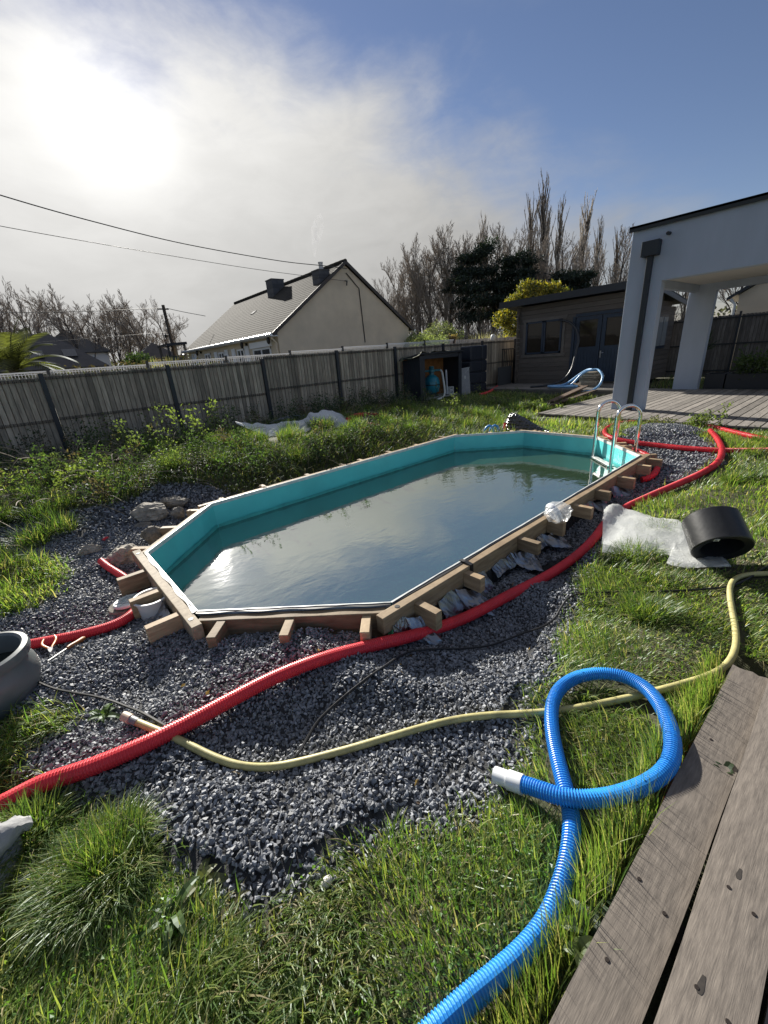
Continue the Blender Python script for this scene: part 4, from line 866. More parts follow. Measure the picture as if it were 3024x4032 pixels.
# ---------------------------------------------------------------- porch
m_render = M('grey_render', (.40, .455, .545), .9, noise=(2.2, .14), detail=12, stretch=(1, 1, .3), bump=(220, .5, .003))  # blue of skylit shade is mixed into the grey base colour
def porch():
    t = thing('porch', 'flat-roofed grey rendered porch with square columns and dark roof trim', 'porch', (11, 1, -.08))
    mb = MB(); L = [(3.58, -.083), (3.0, -.083), (3.0, 2.18), (-5, 2.18), (-5, 3.08), (3.58, 3.08)]
    mb.prism(L, (9.1, 0, 0), (0, 1, 0), (0, 0, 1), (.2, 0, 0)); mb.build('front_wall', m_render, t, bev=.008)
    mb = MB(); L = [(3.63, -.083), (3.09, -.083), (3.09, 2.18), (-5, 2.18), (-5, 2.95), (3.63, 2.95)]
    mb.prism(L, (12.96, 0, 0), (0, 1, 0), (0, 0, 1), (.2, 0, 0)); mb.build('back_wall', m_render, t, bev=.008)
    mb = MB(); mb.box((11.13, 3.51, 2.6), (3.655, .14, .84)); mb.build('side_beam', m_render, t)
    mb = MB(); mb.box((11.13, -.78, 2.46), (3.655, 8.43, .26)); mb.build('roof_slab', M('ceiling_render', (.5, .49, .46), .9, noise=(100, .08)), t)
    mb = MB(); mb.box((9.2, -.7, 3.10), (.29, 8.66, .035)); mb.box((9.062, -.7, 3.072), (.014, 8.66, .085)); mb.box((11.1, 3.52, 3.035), (3.5, .24, .03)); mb.build('roof_trim', M('dark_trim', (.02, .024, .026), .6), t)
    mh = M('dark_zinc', (.016, .022, .028), .5)
    mb = MB(); mb.box((9.045, 3.215, 1.26), (.085, .085, 2.68)); o = mb.build('downpipe', mh, t, bev=.006)
    mb = MB(); mb.box((9.02, 3.215, 2.705), (.15, .27, .235)); mb.build('hopper', mh, t, bev=.006)
    mb = MB(); mb.tube([(9.13, 2.985, 2.89), (9.0, 2.985, 2.88)], [.027, .027], 14); mb.build('overflow_spout', mh, t)
porch()
def white_lantern():
    mb = MB(); mb.lathe([(0, 1.52), (.07, 1.53), (.10, 1.60), (.09, 1.70), (.05, 1.75), (0, 1.76)], (14.35, 10.3, .02), 14); mb.box((14.35, 10.3, .76), (.04, .04, 1.56)); tag(mb.build('garden_lantern', m_white), 'small white lantern standing above the fence beside the shed corner', 'lantern')
white_lantern()
def planters():
    m = M('dark_planter', (.02, .022, .027), .6)
    for y0, y1, lab in ((2.62, 3.02, 'short dark planter box at the terrace edge nearest the rear porch column'), (.4, 2.59, 'long dark planter box filled with green shrubs at the terrace edge')):
        t = thing('planter', lab, 'planter', (13.4, (y0+y1)/2, -.08)); mb = MB()
        w = .4; z0, z1 = -.085, .275; yc = (y0+y1)/2
        for c, s in (((13.2, yc, (z0+z1)/2), (.03, y1-y0, z1-z0)), ((13.2+w, yc, (z0+z1)/2), (.03, y1-y0, z1-z0)), ((13.2+w/2, y0+.015, (z0+z1)/2), (w-.03, .03, z1-z0)), ((13.2+w/2, y1-.015, (z0+z1)/2), (w-.03, .03, z1-z0))): mb.box(c, s)
        mb.build('box', m, t)
        s = MB(); s.box((13.2+w/2, yc, z1-.05), (w-.04, y1-y0-.04, .03)); s.build('soil', m_soil, t)
planters()
# ---------------------------------------------------------------- garden shed
m_shed = M('taupe_log', (.125, .105, .088), .75, tonev=.15, noise=(3, .25), stretch=(1, 1, 12), bump=(20, .2, .003))
m_navy = M('navy_paint', (.022, .036, .06), .5, noise=(6, .2))
m_glass = M('dark_glass', (.03, .024, .018), .05, spec=.45)
def garden_shed():
    t = thing('garden_shed', 'grey-brown log cabin shed with navy double doors and sloping black roof', 'shed', (15.2, 6.9, -.05))
    h = .142
    mb = MB()
    for i in range(18):
        z = -.03+h*i+h/2
        if z > 2.5: break
        mb.box((13.95, 6.94, z), (.05, 4.12, h-.008), tone=(i*.37) % 1)
        for y, s in ((4.95, 1), (8.9, -1)):
            x1 = 16.6 if z < 2.1 else 16.6-(z-2.1)/.45*2.5
            if x1 > 14.2: mb.box(((13.80+x1)/2, y, z+.0), (x1-13.80, .05, h-.008), tone=(i*.61) % 1)
    for i in range(15): mb.box((16.5, 6.94, -.03+h*i+h/2), (.05, 4.0, h-.008))
    mb.box((15.2, 6.92, 1.0), (2.5, 3.86, 2.0), tone=.2)
    mb.build('log_walls', m_shed, t)
    rm = M('roofing_felt', (.025, .028, .033), .6)
    mb = MB(); mb.prism([(13.55, 2.62), (16.85, 2.17), (16.85, 2.27), (13.55, 2.74)], (0, 4.72, 0), (1, 0, 0), (0, 0, 1), (0, 4.75, 0)); mb.build('roof', rm, t)
    mb = MB(); mb.prism([(13.53, 2.54), (16.87, 2.09), (16.87, 2.20), (13.53, 2.69)], (0, 4.69, 0), (1, 0, 0), (0, 0, 1), (0, .027, 0)); mb.build('side_fascia', M('grey_fascia', (.16, .165, .175), .5), t)
    mb = MB(); mb.box((13.53, 7.1, 2.645), (.028, 4.76, .20)); mb.build('front_fascia', rm, t)
    w = MB()
    for c, s in (((13.915, 7.95, 2.06), (.03, 1.62, .09)), ((13.915, 7.95, .915), (.03, 1.62, .09)), ((13.914, 8.66, 1.49), (.028, .09, 1.06)), ((13.914, 7.24, 1.49), (.028, .09, 1.06))): w.box(c, s)
    wo = w.build('window_trim', M('taupe_trim', (.155, .135, .115), .7, noise=(5, .2)), t)
    w = MB()
    for y in (8.575, 7.97, 7.90, 7.325): w.box((13.905, y, 1.49), (.045, .06, 1.04))
    for z in (1.985, 1.0): w.box((13.904, 7.95, z), (.043, 1.31, .055))
    wf = w.build('window', m_navy, t)
    g = MB(); g.box((13.918, 7.95, 1.49), (.01, 1.28, 1.02)); g.build('pane', m_glass, wf)
    for k, (y0, y1) in enumerate(((6.03, 6.83), (5.20, 6.01))):
        d = MB(); yc = (y0+y1)/2
        d.box((13.90, yc, .575), (.04, y1-y0-.005, 1.05)); d.box((13.90, yc, 1.93), (.04, y1-y0-.005, .10))
        for y in (y0+.06, y1-.06): d.box((13.90, y, 1.49), (.04, .115, .78))
        for q in range(7): d.box((13.877, y0+.1+q*(y1-y0-.2)/6, .55), (.008, .09, .85), tone=.5)
        o = d.build('door', m_navy, t)
        g = MB(); g.box((13.912, yc, 1.49), (.012, y1-y0-.22, .78)); g.build('pane', m_glass, o)
        if k == 1:
            hd = MB(); hd.box((13.868, 5.97, .86), (.012, .035, .2)); hd.tube([(13.868, 5.97, .90), (13.82, 5.97, .90), (13.815, 5.96, .90), (13.815, 5.86, .90)], .009, 8); hd.build('handle', M('brushed_steel', (.6, .6, .6), .3, metal=1), o)
    f = MB(); f.box((13.91, 6.9, 1.0), (.05, .09, 2.02)); f.box((13.91, 5.13, 1.0), (.05, .09, 2.02)); f.box((13.909, 6.015, 2.04), (.048, 1.68, .09)); f.build('door_frame', m_navy, t)
    s = MB(); s.box((15.5, 4.91, 1.38), (.9, .04, .98)); so = s.build('window', m_navy, t)
    g = MB(); g.box((15.3, 4.885, 1.38), (.36, .012, .82)); g.box((15.72, 4.885, 1.38), (.36, .012, .82)); g.build('pane', M('bright_glass', (.25, .27, .28), .05, spec=.9), so)
garden_shed()
# ---------------------------------------------------------------- pump shed and its contents
def pump_shed():
    t = thing('pump_shed', 'open-fronted dark metal pump housing against the wooden fence', 'shed', (9.45, 8.95, 0))
    m = M('dark_sheet_metal', (.022, .026, .033), .5, metal=.1); x0, x1, y0, y1 = 8.58, 10.36, 8.6, 9.3
    mb = MB(); mb.prism([(y0, -.06), (y1, -.06), (y1, 1.10), (y0, 1.2)], (x0, 0, 0), (0, 1, 0), (0, 0, 1), (.02, 0, 0))
    for k in range(8): mb.bar((x0-.006, y0+.06+k*.085, .0), (x0-.006, y0+.06+k*.085, 1.08), .03, .014, up=(1, 0, 0))
    mb.build('side_wall', m, t)
    mb = MB(); mb.prism([(y0, -.06), (y1, -.06), (y1, 1.10), (y0, 1.2)], (x1, 0, 0), (0, 1, 0), (0, 0, 1), (-.02, 0, 0)); mb.build('side_wall', m, t)
    mb = MB(); mb.box((9.47, 9.31, .55), (1.76, .02, 1.2)); mb.box((9.05, 9.28, .5), (.8, .02, .95), tone=.9); mb.build('back_board', M('orange_board', (.30, .13, .04), .8, noise=(7, .5)), t)
    mb = MB(); mb.box((8.66, 8.585, .58), (.2, .03, 1.28)); mb.box((10.3, 8.585, .58), (.14, .03, 1.28)); mb.box((9.47, 8.583, 1.18), (1.48, .028, .13)); mb.build('front_frame', m, t, bev=.006)
    mb = MB(); mb.prism([(8.50, 1.25), (9.36, 1.12), (9.36, 1.15), (8.50, 1.29)], (8.5, 0, 0), (0, 1, 0), (0, 0, 1), (1.93, 0, 0)); mb.build('roof', m, t)
    mb = MB(); mb.box((9.47, 8.95, .01), (1.74, .68, .03)); mb.build('floor_slab', M('slab', (.3, .3, .28), .9), t)
    G = [[(8.42+1.35*u, 8.47+.85*v, 1.30-.10*v-.10*max(0, .12-u)*8) for v in np.linspace(0, 1, 12)] for u in np.linspace(0, 1, 20)]
    mb = MB(); mb.sheet(crumple(G, .035, 6, 71), smooth=False); tag(mb.build('tarpaulin', M('olive_canvas', (.10, .11, .06), .9, noise=(6, .4))), 'rumpled olive canvas thrown over the pump housing roof', 'tarpaulin')
    f = thing('sand_filter', 'round teal blue sand filter with valve head inside the pump housing', 'filter', (9.42, 8.95, .02))
    mt = M('filter_teal', (.01, .17, .24), .35)
    mb = MB(); mb.lathe([(0, .1), (.12, .1), (.2, .16), (.235, .27), (.24, .36)], (9.42, 8.95, 0), 32); mb.lathe([(.24, .37), (.235, .46), (.2, .56), (.12, .63), (.075, .65)], (9.42, 8.95, 0), 32); mb.build('tank', mt, f)
    mb = MB(); mb.lathe([(.245, .355), (.245, .38)], (9.42, 8.95, 0), 32); mb.lathe([(.0, .02), (.2, .02), (.16, .1), (0, .1)], (9.42, 8.95, 0), 24); mb.build('band', m_black, f)
    mb = MB(); mb.lathe([(.075, .65), (.07, .72), (.095, .73), (.095, .8), (.07, .82), (.08, .86), (.06, .9), (0, .9)], (9.42, 8.95, 0), 24); mb.tube([(9.42, 8.95, .77), (9.7, 8.85, .77)], .03, 10); mb.tube([(9.42, 8.95, .77), (9.15, 9.1, .77), (9.0, 9.15, .77)], .03, 10); mb.build('valve_head', M('valve_teal', (.02, .13, .17), .45), f)
    mb = MB(); mb.box((9.21, 8.83, .43), (.004, .06, .06), -.8); mb.build('label_plate', m_white, f)
    mb = MB(); mb.tube(spline([(9.69, 8.84, .77), (9.7, 8.78, .7), (9.66, 8.7, .5), (9.6, 8.6, .25), (9.45, 8.47, .09), (9.2, 8.35, .02), (8.98, 8.33, .0)], 40), .03, 12); tag(mb.build('filter_hose', M('grey_white_hose', (.55, .57, .53), .45)), 'pale hose dropping from the filter valve to the grass', 'hose')
    for z, w in ((.03, .17), (.145, .15)):
        mb = MB(); mb.box((10.03, 8.76, z+.055), (w+.05, .14, .10), .1); o = tag(mb.build('box', m_white), ('lower' if z < .1 else 'upper')+' white printed box stacked inside the pump housing doorway', 'box')
        p = MB(); p.box((10.03-.008, 8.686, z+.06), (w-.02, .004, .05), .1); p.build('print', m_greypl, o)
    mb = MB(); mb.bar((9.86, 8.72, .05), (9.9, 8.8, .76), .05, .015); tag(mb.build('batten', m_pvc), 'white batten leaning inside the pump housing', 'batten')
pump_shed()
def by_the_fence():
    t = thing('sheet_panel', 'grey plastic-wrapped sheet leaning beside the pump housing', 'panel', (10.62, 8.65, 0))
    mb = MB(); mb.prism([(0, -.05), (.46, -.05), (.47, .77), (0, .75)], (10.40, 8.6, 0), (1, .05, 0), (0, .08, 1), (0, .03, 0)); mb.build('board', M('wrapped_grey', (.30, .31, .33), .3, noise=(9, .25), bump=(14, .4, .01)), t)
    l = MB(); l.box((10.60, 8.628, .48), (.07, .004, .09)); l.bar((10.62, 8.64, .6), (10.86, 8.655, .77), .012, .002); l.build('label_plate', m_white, t)
    t = thing('water_tank', 'tall dark blue-black plastic water tank made of four ribbed tiers', 'tank', (11.35, 8.9, 0)); m = M('tank_plastic', (.012, .016, .026), .5)
    z = -.05
    for k, hh in enumerate((.27, .36, .36, .46)):
        mb = MB()
        for x, w in ((11.2, .55), (11.64, .29)): mb.box((x, 8.88, z+hh/2), (w, .42, hh-.03))
        mb.build('tier', m, t, bev=.035); z += hh
    mb = MB(); mb.box((11.35, 8.88, .66), (.78, .34, 1.38)); mb.build('core', m, t)
    mb = MB(); mb.box((13.5, 9.15, .30), (.86, .05, .62), .06); tag(mb.build('board', M('dark_panel', (.06, .065, .07), .6)), 'dark grey board leaning on the fence beside the shed corner', 'board')
    t = thing('rack', 'black metal rail frame standing between fence and shed', 'rack', (13.9, 9.2, 0)); mb = MB()
    for x in np.linspace(13.55, 14.25, 7): mb.box((x, 9.3, .6), (.02, .02, 1.25))
    mb.box((13.9, 9.28, 1.2), (.8, .05, .04)); mb.build('bars', m_wire, t)
by_the_fence()
def terrace_things():
    mb = MB(); P = [(13.8, 7.35, 1.967), (13.78, 7.16, 1.93), (13.7, 6.93, 1.846), (13.6, 6.73, 1.72), (13.5, 6.56, 1.524), (13.4, 6.46, 1.304), (13.3, 6.45, 1.06), (13.2, 6.44, .786), (13.1, 6.45, .51), (13.0, 6.53, .297), (12.9, 6.68, .146), (12.75, 6.9, .06), (12.6, 7.2, .02), (12.45, 7.45, .015)]
    mb.tube(spline(P, 60), .034, 12); tag(mb.build('standing_hose', M('black_pe_pipe', (.02, .024, .03), .4)), 'stiff black pipe curving upright in front of the shed window', 'pipe')
    m = M('pale_blue_hose', (.22, .43, .68), .35); mb = MB()
    P = [(12.55, 6.5, .01), (12.5, 6.25, .02), (12.5, 6.06, .14), (12.5, 5.87, .35), (12.55, 5.72, .45), (12.6, 5.48, .49), (12.5, 5.31, .42), (12.4, 5.2, .29), (12.25, 5.2, .09), (12.05, 5.3, -.03), (11.9, 5.45, -.06), (11.85, 5.6, -.06)]
    mb.tube(spline(P, 60), .03, 12)
    P = [(12.4+.22*math.cos(a)+.05*math.sin(a*.5), 6.35+.42*math.sin(a), .015+.012*a/3) for a in np.linspace(0, 11, 40)]; mb.tube(P, .03, 10); P = [(12.6, 6.55, .03), (12.6, 6.3, .12), (12.65, 6.02, .33), (12.68, 5.8, .47), (12.6, 5.6, .5)]; mb.tube(spline(P, 30), .03, 10)
    tag(mb.build('pool_hose', m), 'pale blue hose coiled on the shed terrace and draped over stacked timber', 'hose')
    t = thing('timber_stack', 'small neat stack of short split timber beside the navy doors', 'timber stack', (12.95, 5.75, -.02)); mw = M('stack_timber', (.42, .36, .27), .85, tonev=.35, noise=(6, .5), stretch=(2, 2, 8))
    mb = MB()
    for k in range(7):
        for j in range(2): mb.box((12.85+j*.26, 5.78+.02*math.sin(k*2.3+j), .01+k*.062), (.24, .5+.05*math.sin(k*1.7+j), .052), .04*math.sin(k), tone=(k*.37+j*.3) % 1)
    mb.build('timbers', mw, t, bev=.006)
    mp = M('old_brown_plank', (.13, .082, .05), .85, noise=(4, .6), stretch=(2, 12, 12), tonev=.3)
    def board(a, b, w, h, lab, tone): mb = MB(); mb.bar(a, b, w, h, tone=tone); tag(mb.build('plank', mp, bev=.004), lab, 'plank', 'planks piled at the terrace corner')
    board((9.75, 5.35, -.10), (12.0, 5.62, -.02), .17, .035, 'brown plank at the bottom back of the pile by the terrace corner', .3)
    board((9.55, 5.12, -.11), (11.7, 5.3, -.03), .17, .035, 'brown plank at the bottom front of the pile by the terrace corner', .6)
    board((9.7, 5.22, -.05), (12.2, 5.56, .07), .16, .035, 'brown plank lying on top of the pile by the terrace corner', .8)
    board((9.85, 5.05, -.075), (11.8, 5.12, .0), .12, .03, 'narrow dark plank along the front edge of the plank pile', .05)
    mb = MB(); mb.bar((12.0, 5.45, .06), (12.35, 6.0, .14), .03, .025); tag(mb.build('stick', mp), 'thin stick poking up from the plank pile', 'stick')
terrace_things()
# ---------------------------------------------------------------- neighbour's house
m_cream = M('cream_render', (.66, .565, .43), .95, noise=(.9, .2), bump=(60, .3, .01), detail=8)
m_slate = M('weathered_tile', (.058, .054, .047), .95, spec=.12, tonev=.12, noise=(1.3, .45), detail=8)
m_dslate = M('blue_slate', (.07, .062, .058), .6, tonev=.15, noise=(3, .3))
m_wpaint = M('white_paint', (.78, .8, .83), .4)
def house():
    t = thing('house', 'cream rendered bungalow with steep tiled roof and grey chimneys behind the fence', 'house', (12.9, 24, -.1))
    XL, XR, YG, YB, ZE, ZR, XM = 8.95, 16.83, 17.62, 31.0, 2.62, 5.38, 12.88
    mb = MB(); mb.prism([(XL, -.2), (XR, -.2), (XR, ZE), (XM, ZR), (XL, ZE)], (0, YG, 0), (1, 0, 0), (0, 0, 1), (0, YB-YG, 0)); mb.build('walls', m_cream, t)
    for sgn, xe in ((-1, XL-.28), (1, XR+.28)):
        mb = MB(); ze = ZE-.11; n = 26
        for k in range(n):
            u0, u1 = k/n, (k+1.25)/n; a = np.array([xe+(XM-xe)*u0, ze+(ZR+.13-ze)*u0]); b = np.array([xe+(XM-xe)*min(u1, 1), ze+(ZR+.13-ze)*min(u1, 1)])
            for j in range(12 if sgn < 0 else 3):
                w = (YB-YG+.3)/(12 if sgn < 0 else 3); y0 = YG-.12+j*w
                mb.prism([(a[0], a[1]+.009), (b[0], b[1]-.002), (b[0], b[1]-.05), (a[0], a[1]-.01)], (0, y0, 0), (1, 0, 0), (0, 0, 1), (0, w, 0), tone=(.5+.5*math.sin(k*12.9+j*7.7+3))*.8+.1)
        mb.build('roof', m_slate, t)
    mb = MB()
    for k in range(34): y = YG-.12+k*.40; mb.tube([(XM, y, ZR+.13), (XM, y+.41, ZR+.15)], [.11, .10], 8, tone=(k*.37) % 1)
    mb.build('ridge_tiles', m_slate, t)
    mb = MB(); mb.bar((XL-.28, YG-.13, ZE-.12), (XM, YG-.13, ZR+.10), .03, .14, up=(0, 0, 1)); mb.bar((XR+.28, YG-.13, ZE-.12), (XM, YG-.132, ZR+.10), .03, .14); mb.build('verge_board', M('dark_verge', (.05, .042, .038), .6), t)
    mz = M('zinc_gutter', (.66, .68, .7), .3, metal=.3); mb = MB(); mb.tube([(XL-.34, YG-.1, ZE-.13), (XL-.34, YB+.1, ZE-.12)], .075, 10); mb.build('gutter', mz, t); mb = MB(); mb.tube([(XR+.34, YG-.1, ZE-.13), (XR+.34, YB, ZE-.12)], .075, 10); mb.build('gutter', mz, t); mb = MB(); mb.box((XL-.17, (YG+YB)/2, ZE-.17), (.34, YB-YG, .05)); mb.build('soffit', m_wpaint, t)
    mb = MB(); mb.tube([(XL-.3, YG+.1, ZE-.2), (XL-.07, YG+.12, ZE-.45), (XL-.07, YG+.12, 0)], .05, 8); mb.build('downpipe', m_cream, t)
    mch = M('chimney_slate', (.085, .087, .095), .9, tonev=.25)
    for cx, cy, s, zt, z0, pot in ((11.9, 18.2, .60, 5.16, 4.3, 1), (12.3, 23.6, .75, 5.68, 4.6, 0)):
        mb = MB(); rows = 5
        for k in range(rows):
            for j in range(2): mb.box((cx+(j-.5)*s/2, cy, z0+(zt-z0)*(k+.5)/rows), (s/2-.008, s, (zt-z0)/rows-.012), tone=(k*.41+j*.23) % 1)
        mb.box((cx, cy, (z0+zt)/2), (s-.03, s-.03, zt-z0-.01)); mb.box((cx, cy, zt+.02), (s+.04, s+.04, .05)); o = mb.build('chimney', mch, t)
        if pot: p = MB(); p.lathe([(.11, zt+.04), (.10, zt+.32), (.12, zt+.33), (.12, zt+.38), (.08, zt+.38)], (cx+.05, cy, 0), 16); p.build('chimney_pot', M('pot_clay', (.55, .53, .5), .7), o)
    mb = MB(); mb.box((10.9, 23.9, 4.06), (.3, .4, .12), np.array(Matrix.Rotation(-.6, 3, 'Y'))); mb.build('roof_vent', mch, t)
    mdk = M('window_glass', (.05, .055, .06), .05, spec=.8)
    X = XL-.015
    def win(y0, y1, z0, z1, shut, kind='window'):
        w = MB(); yc = (y0+y1)/2
        for y in (y0+.04, yc, y1-.04): w.box((X-.02, y, (z0+z1)/2), (.05, .08, z1-z0))
        for z in (z1-.04, z0+.04): w.box((X-.019, yc, z), (.048, y1-y0, .08))
        o = w.build(kind, m_wpaint, t); g = MB(); g.box((X, yc, (z0+z1)/2), (.02, y1-y0-.04, z1-z0-.04)); g.build('pane', mdk, o)
        for y, hh in shut:
            s = MB(); s.box((X-.03, y, (z0+z1)/2+hh), (.045, .46, z1-z0+.08)); s.box((X-.056, y, z1-.25), (.01, .4, .03)); s.build('shutter', m_wpaint, t)
    win(18.45, 20.4, .1, 2.05, []); mb = MB(); mb.box((X-.06, 19.4, 2.2), (.14, 2.2, .26)); mb.build('roller_box', m_wpaint, t)
    win(21.5, 22.4, .9, 2.15, [(21.1, .05), (22.9, .02)]); win(24.3, 25.2, .9, 2.15, [(23.95, .05), (25.65, .02)])
    win(26.6, 27.6, .1, 2.2, [], 'door'); win(29.2, 30.1, .9, 2.25, [(29.4, 0), (29.9, 0)])
    for y in (18.0, 21.0, 28.2):
        l = MB(); l.box((X-.05, y, 2.32), (.1, .06, .12)); l.bar((X-.05, y, 2.36), (X-.28, y, 2.42), .025, .025); l.lathe([(.03, 2.14), (.075, 2.2), (.085, 2.36), (.03, 2.44), (.01, 2.47)], (X-.28, y, 0), 8); l.build('wall_lantern', m_black, t)
    b = MB(); b.tube([(12.9, YG-.05, 5.05), (13.6, YG-.04, 4.42), (13.72, YG-.03, 2.0)], .022, 6); b.tube([(12.82, YG-.02, 4.72), (12.8, YG-.2, 4.68), (12.75, YG-.22, 4.5)], .03, 6); b.build('facade_cable', m_black, t)
house()
def smoke():
    mb = MB(); mb.lathe([(.02, 5.6), (.10, 6.0), (.22, 6.4), (.30, 6.9), (.2, 7.3), (.02, 7.5)], (0, 0, 0), 16); mb.v = [(x+11.7+.35*max(0, z-5.9), y+18.25, z) for x, y, z in mb.v]
    m = bpy.data.materials.new('smoke'); m.use_nodes = True; nt = m.node_tree; nt.nodes.clear(); o = nt.nodes.new('ShaderNodeOutputMaterial'); v = nt.nodes.new('ShaderNodeVolumePrincipled'); v.inputs['Color'].default_value = (.9, .9, .92, 1)
    tc = nt.nodes.new('ShaderNodeTexCoord'); tn = nt.nodes.new('ShaderNodeTexNoise'); tn.inputs['Scale'].default_value = 2.4; mr = nt.nodes.new('ShaderNodeMapRange'); mr.inputs[1].default_value = .47; mr.inputs[2].default_value = .7; mr.inputs[4].default_value = 2.2
    nt.links.new(tc.outputs['Object'], tn.inputs[0]); nt.links.new(tn.outputs[0], mr.inputs[0]); nt.links.new(mr.outputs[0], v.inputs['Density']); nt.links.new(v.outputs[0], o.inputs['Volume'])
    tag(mb.build('smoke', m), kind='stuff')
smoke()
def other_houses():
    t = thing('house', 'low house with wide dark slate roof at the left edge beyond the palm', 'house', (-3, 41, -.1))
    mb = MB(); mb.box((-3.2, 41, 1.1), (14.6, 7.0, 2.4)); mb.build('walls', m_cream, t)
    r = MB(); A = [(-14, 41, 4.62), (2.3, 41, 4.62)]; e0, e1, e2, e3 = (-14, 36.8, 2.1), (5.0, 36.8, 2.1), (5.0, 45.2, 2.1), (-14, 45.2, 2.1)
    r.add([A[0], A[1], e0, e1, e2, e3], [(2, 3, 1, 0), (3, 4, 1), (4, 5, 0, 1), (5, 2, 0)]); r.build('roof', m_dslate, t, thick=.1)
    for x in (1.1, 3.0): s = MB(); s.box((x, 38.35, 3.12), (.8, 1.0, .06), np.array(Matrix.Rotation(.54, 3, 'X'))); s.build('skylight', mdk2, t)
    t = thing('house', 'white walled house with hipped slate roof and glinting slope behind the slate roof', 'house', (3.8, 47, -.1))
    mb = MB(); mb.box((3.9, 47.5, 1.7), (4.6, 6, 3.5)); mb.build('walls', M('white_render', (.7, .7, .69), .9), t)
    r = MB(); r.add([(3.75, 46.5, 5.35), (3.75, 48.5, 5.35), (1.0, 44.2, 3.4), (6.6, 44.2, 3.4), (6.6, 51, 3.4), (1.0, 51, 3.4)], [(2, 3, 0), (3, 4, 1, 0), (4, 5, 1), (5, 2, 0, 1)]); r.build('roof', M('wet_slate', (.09, .09, .09), .3), t, thick=.1)
    w = MB(); w.box((6.22, 45.5, 2.2), (.06, .8, .9)); w.build('window', mdk2, t); w = MB(); w.box((5.3, 44.47, 2.0), (.7, .05, .9)); w.build('window', mdk2, t)
    t = thing('house', 'small house with grey pyramid roof seen beside the utility pole', 'house', (8.8, 40.5, -.1))
    mb = MB(); mb.box((8.9, 40.6, 1.2), (2.9, 3, 2.6)); mb.build('walls', m_cream, t)
    r = MB(); r.add([(8.95, 40.4, 3.75), (7.15, 38.8, 2.45), (10.7, 38.8, 2.45), (10.7, 42.2, 2.45), (7.15, 42.2, 2.45)], [(1, 2, 0), (2, 3, 0), (3, 4, 0), (4, 1, 0)]); r.build('roof', m_dslate, t, thick=.08)
    t = thing('carport', 'dark flat-roofed lean-to at the far end of the cream house', 'carport', (7.3, 32.5, -.1))
    mb = MB(); mb.box((8.45, 32.6, 3.05), (1.3, 2.6, .16), np.array(Matrix.Rotation(-.05, 3, 'Y'))); mb.build('roof', m_anth, t)
    for x, y in ((7.9, 31.5), (7.9, 33.7), (8.95, 31.5), (8.95, 33.7)): p = MB(); p.box((x, y, 1.45), (.12, .12, 3.1)); p.build('post', m_anth, t)
    G = [[(7.75+1.1*u, 31.7+.9*v+.05*math.sin(u*20), -.1+2.5*(1-abs(v)**3)) for v in np.linspace(-1, 1, 12)] for u in np.linspace(0, 1, 12)]
    mb = MB(); mb.sheet(crumple(G, .1, 2, 5)); tag(mb.build('tarpaulin', M('dark_green_cover', (.06, .075, .065), .6)), 'dark green cover draped over a pile under the lean-to', 'tarpaulin')
    t = thing('house', 'pale gabled house with white downpipe glimpsed beyond the porch', 'house', (21, .5, -.1))
    mb = MB(); mb.prism([(3.9, -.1), (3.9, 2.36), (.2, 4.6), (-3.5, 2.36), (-3.5, -.1)], (19.2, 0, 0), (0, 1, 0), (0, 0, 1), (7, 0, 0)); mb.build('walls', m_cream, t)
    for s in (1, -1): r = MB(); r.prism([(.2, 4.62), (.2+4.0*s, 2.2), (.2+4.0*s, 2.3), (.2, 4.76)], (19.02+.004*s, 0, 0), (0, 1, 0), (0, 0, 1), (7.3, 0, 0)); r.build('roof', m_anth, t)
    d = MB(); d.tube([(19.1, 4.1, 2.24), (19.1, 3.96, 2.05), (19.1, 3.96, 0)], .05, 8); d.build('downpipe', m_white, t)
mdk2 = M('skylight_glass', (.03, .032, .036), .08, spec=.8)
other_houses()
def pole_wires():
    t = thing('utility_pole', 'dark wooden utility pole standing before the bare trees', 'pole', (8.6, 33, -.1))
    mb = MB(); mb.tube([(8.6, 33, -.2), (8.6, 33, 5.6)], [.13, .10], 10); mb.build('pole_shaft', M('pole_wood', (.06, .05, .042), .9), t)
    mb = MB(); mb.bar((8.2, 33, 5.35), (8.9, 33, 5.35), .08, .08); mb.build('crossarm', m_black, t); mb = MB(); mb.lathe([(.0, 3.55), (.1, 3.55), (.14, 3.72), (0, 3.8)], (8.3, 32.9, 0), 10); mb.bar((8.6, 33, 3.7), (8.3, 32.9, 3.7), .04, .04); mb.build('street_light', m_black, t)
    mw = M('wire', (.03, .03, .032), .6)
    def wire(P, r, lab): mb = MB(); mb.tube(spline(P, 50), r, 5); tag(mb.build('overhead_wire', mw), lab, 'wire')
    wire([(-1.6, 15.0, 6.15), (.87, 15.98, 5.89), (2.94, 16.74, 5.74), (5.82, 17.56, 5.58), (9.6, 17.75, 5.35), (11.75, 17.5, 5.25), (12.87, 17.44, 5.2)], .016, 'upper thick overhead wire sagging across the sky to the gable top')
    wire([(-1.6, 15.2, 5.3), (.65, 15.99, 5.19), (4.47, 16.9, 5.07), (8.2, 17.2, 4.86), (12.8, 17.44, 4.68)], .009, 'lower thin overhead wire running to the gable bracket')
    wire([(-12, 33, 5.0), (-4, 33, 5.05), (3, 33, 5.15), (8.3, 33, 5.4)], .018, 'wire from the left edge to the utility pole top')
    wire([(-12, 34, 3.4), (-2, 34, 3.45), (8.4, 33, 3.9)], .012, 'lower wire from the left edge passing before the slate roofs')
    wire([(8.8, 33, 5.4), (9.6, 32, 5.05), (10.6, 31, 4.7)], .018, 'wire from the utility pole to the cream house roof')
    wire([(8.75, 33, 5.1), (8.95, 32, 4.2), (9.1, 31.2, 3.45)], .012, 'thin wire dropping from the utility pole to the house eave')
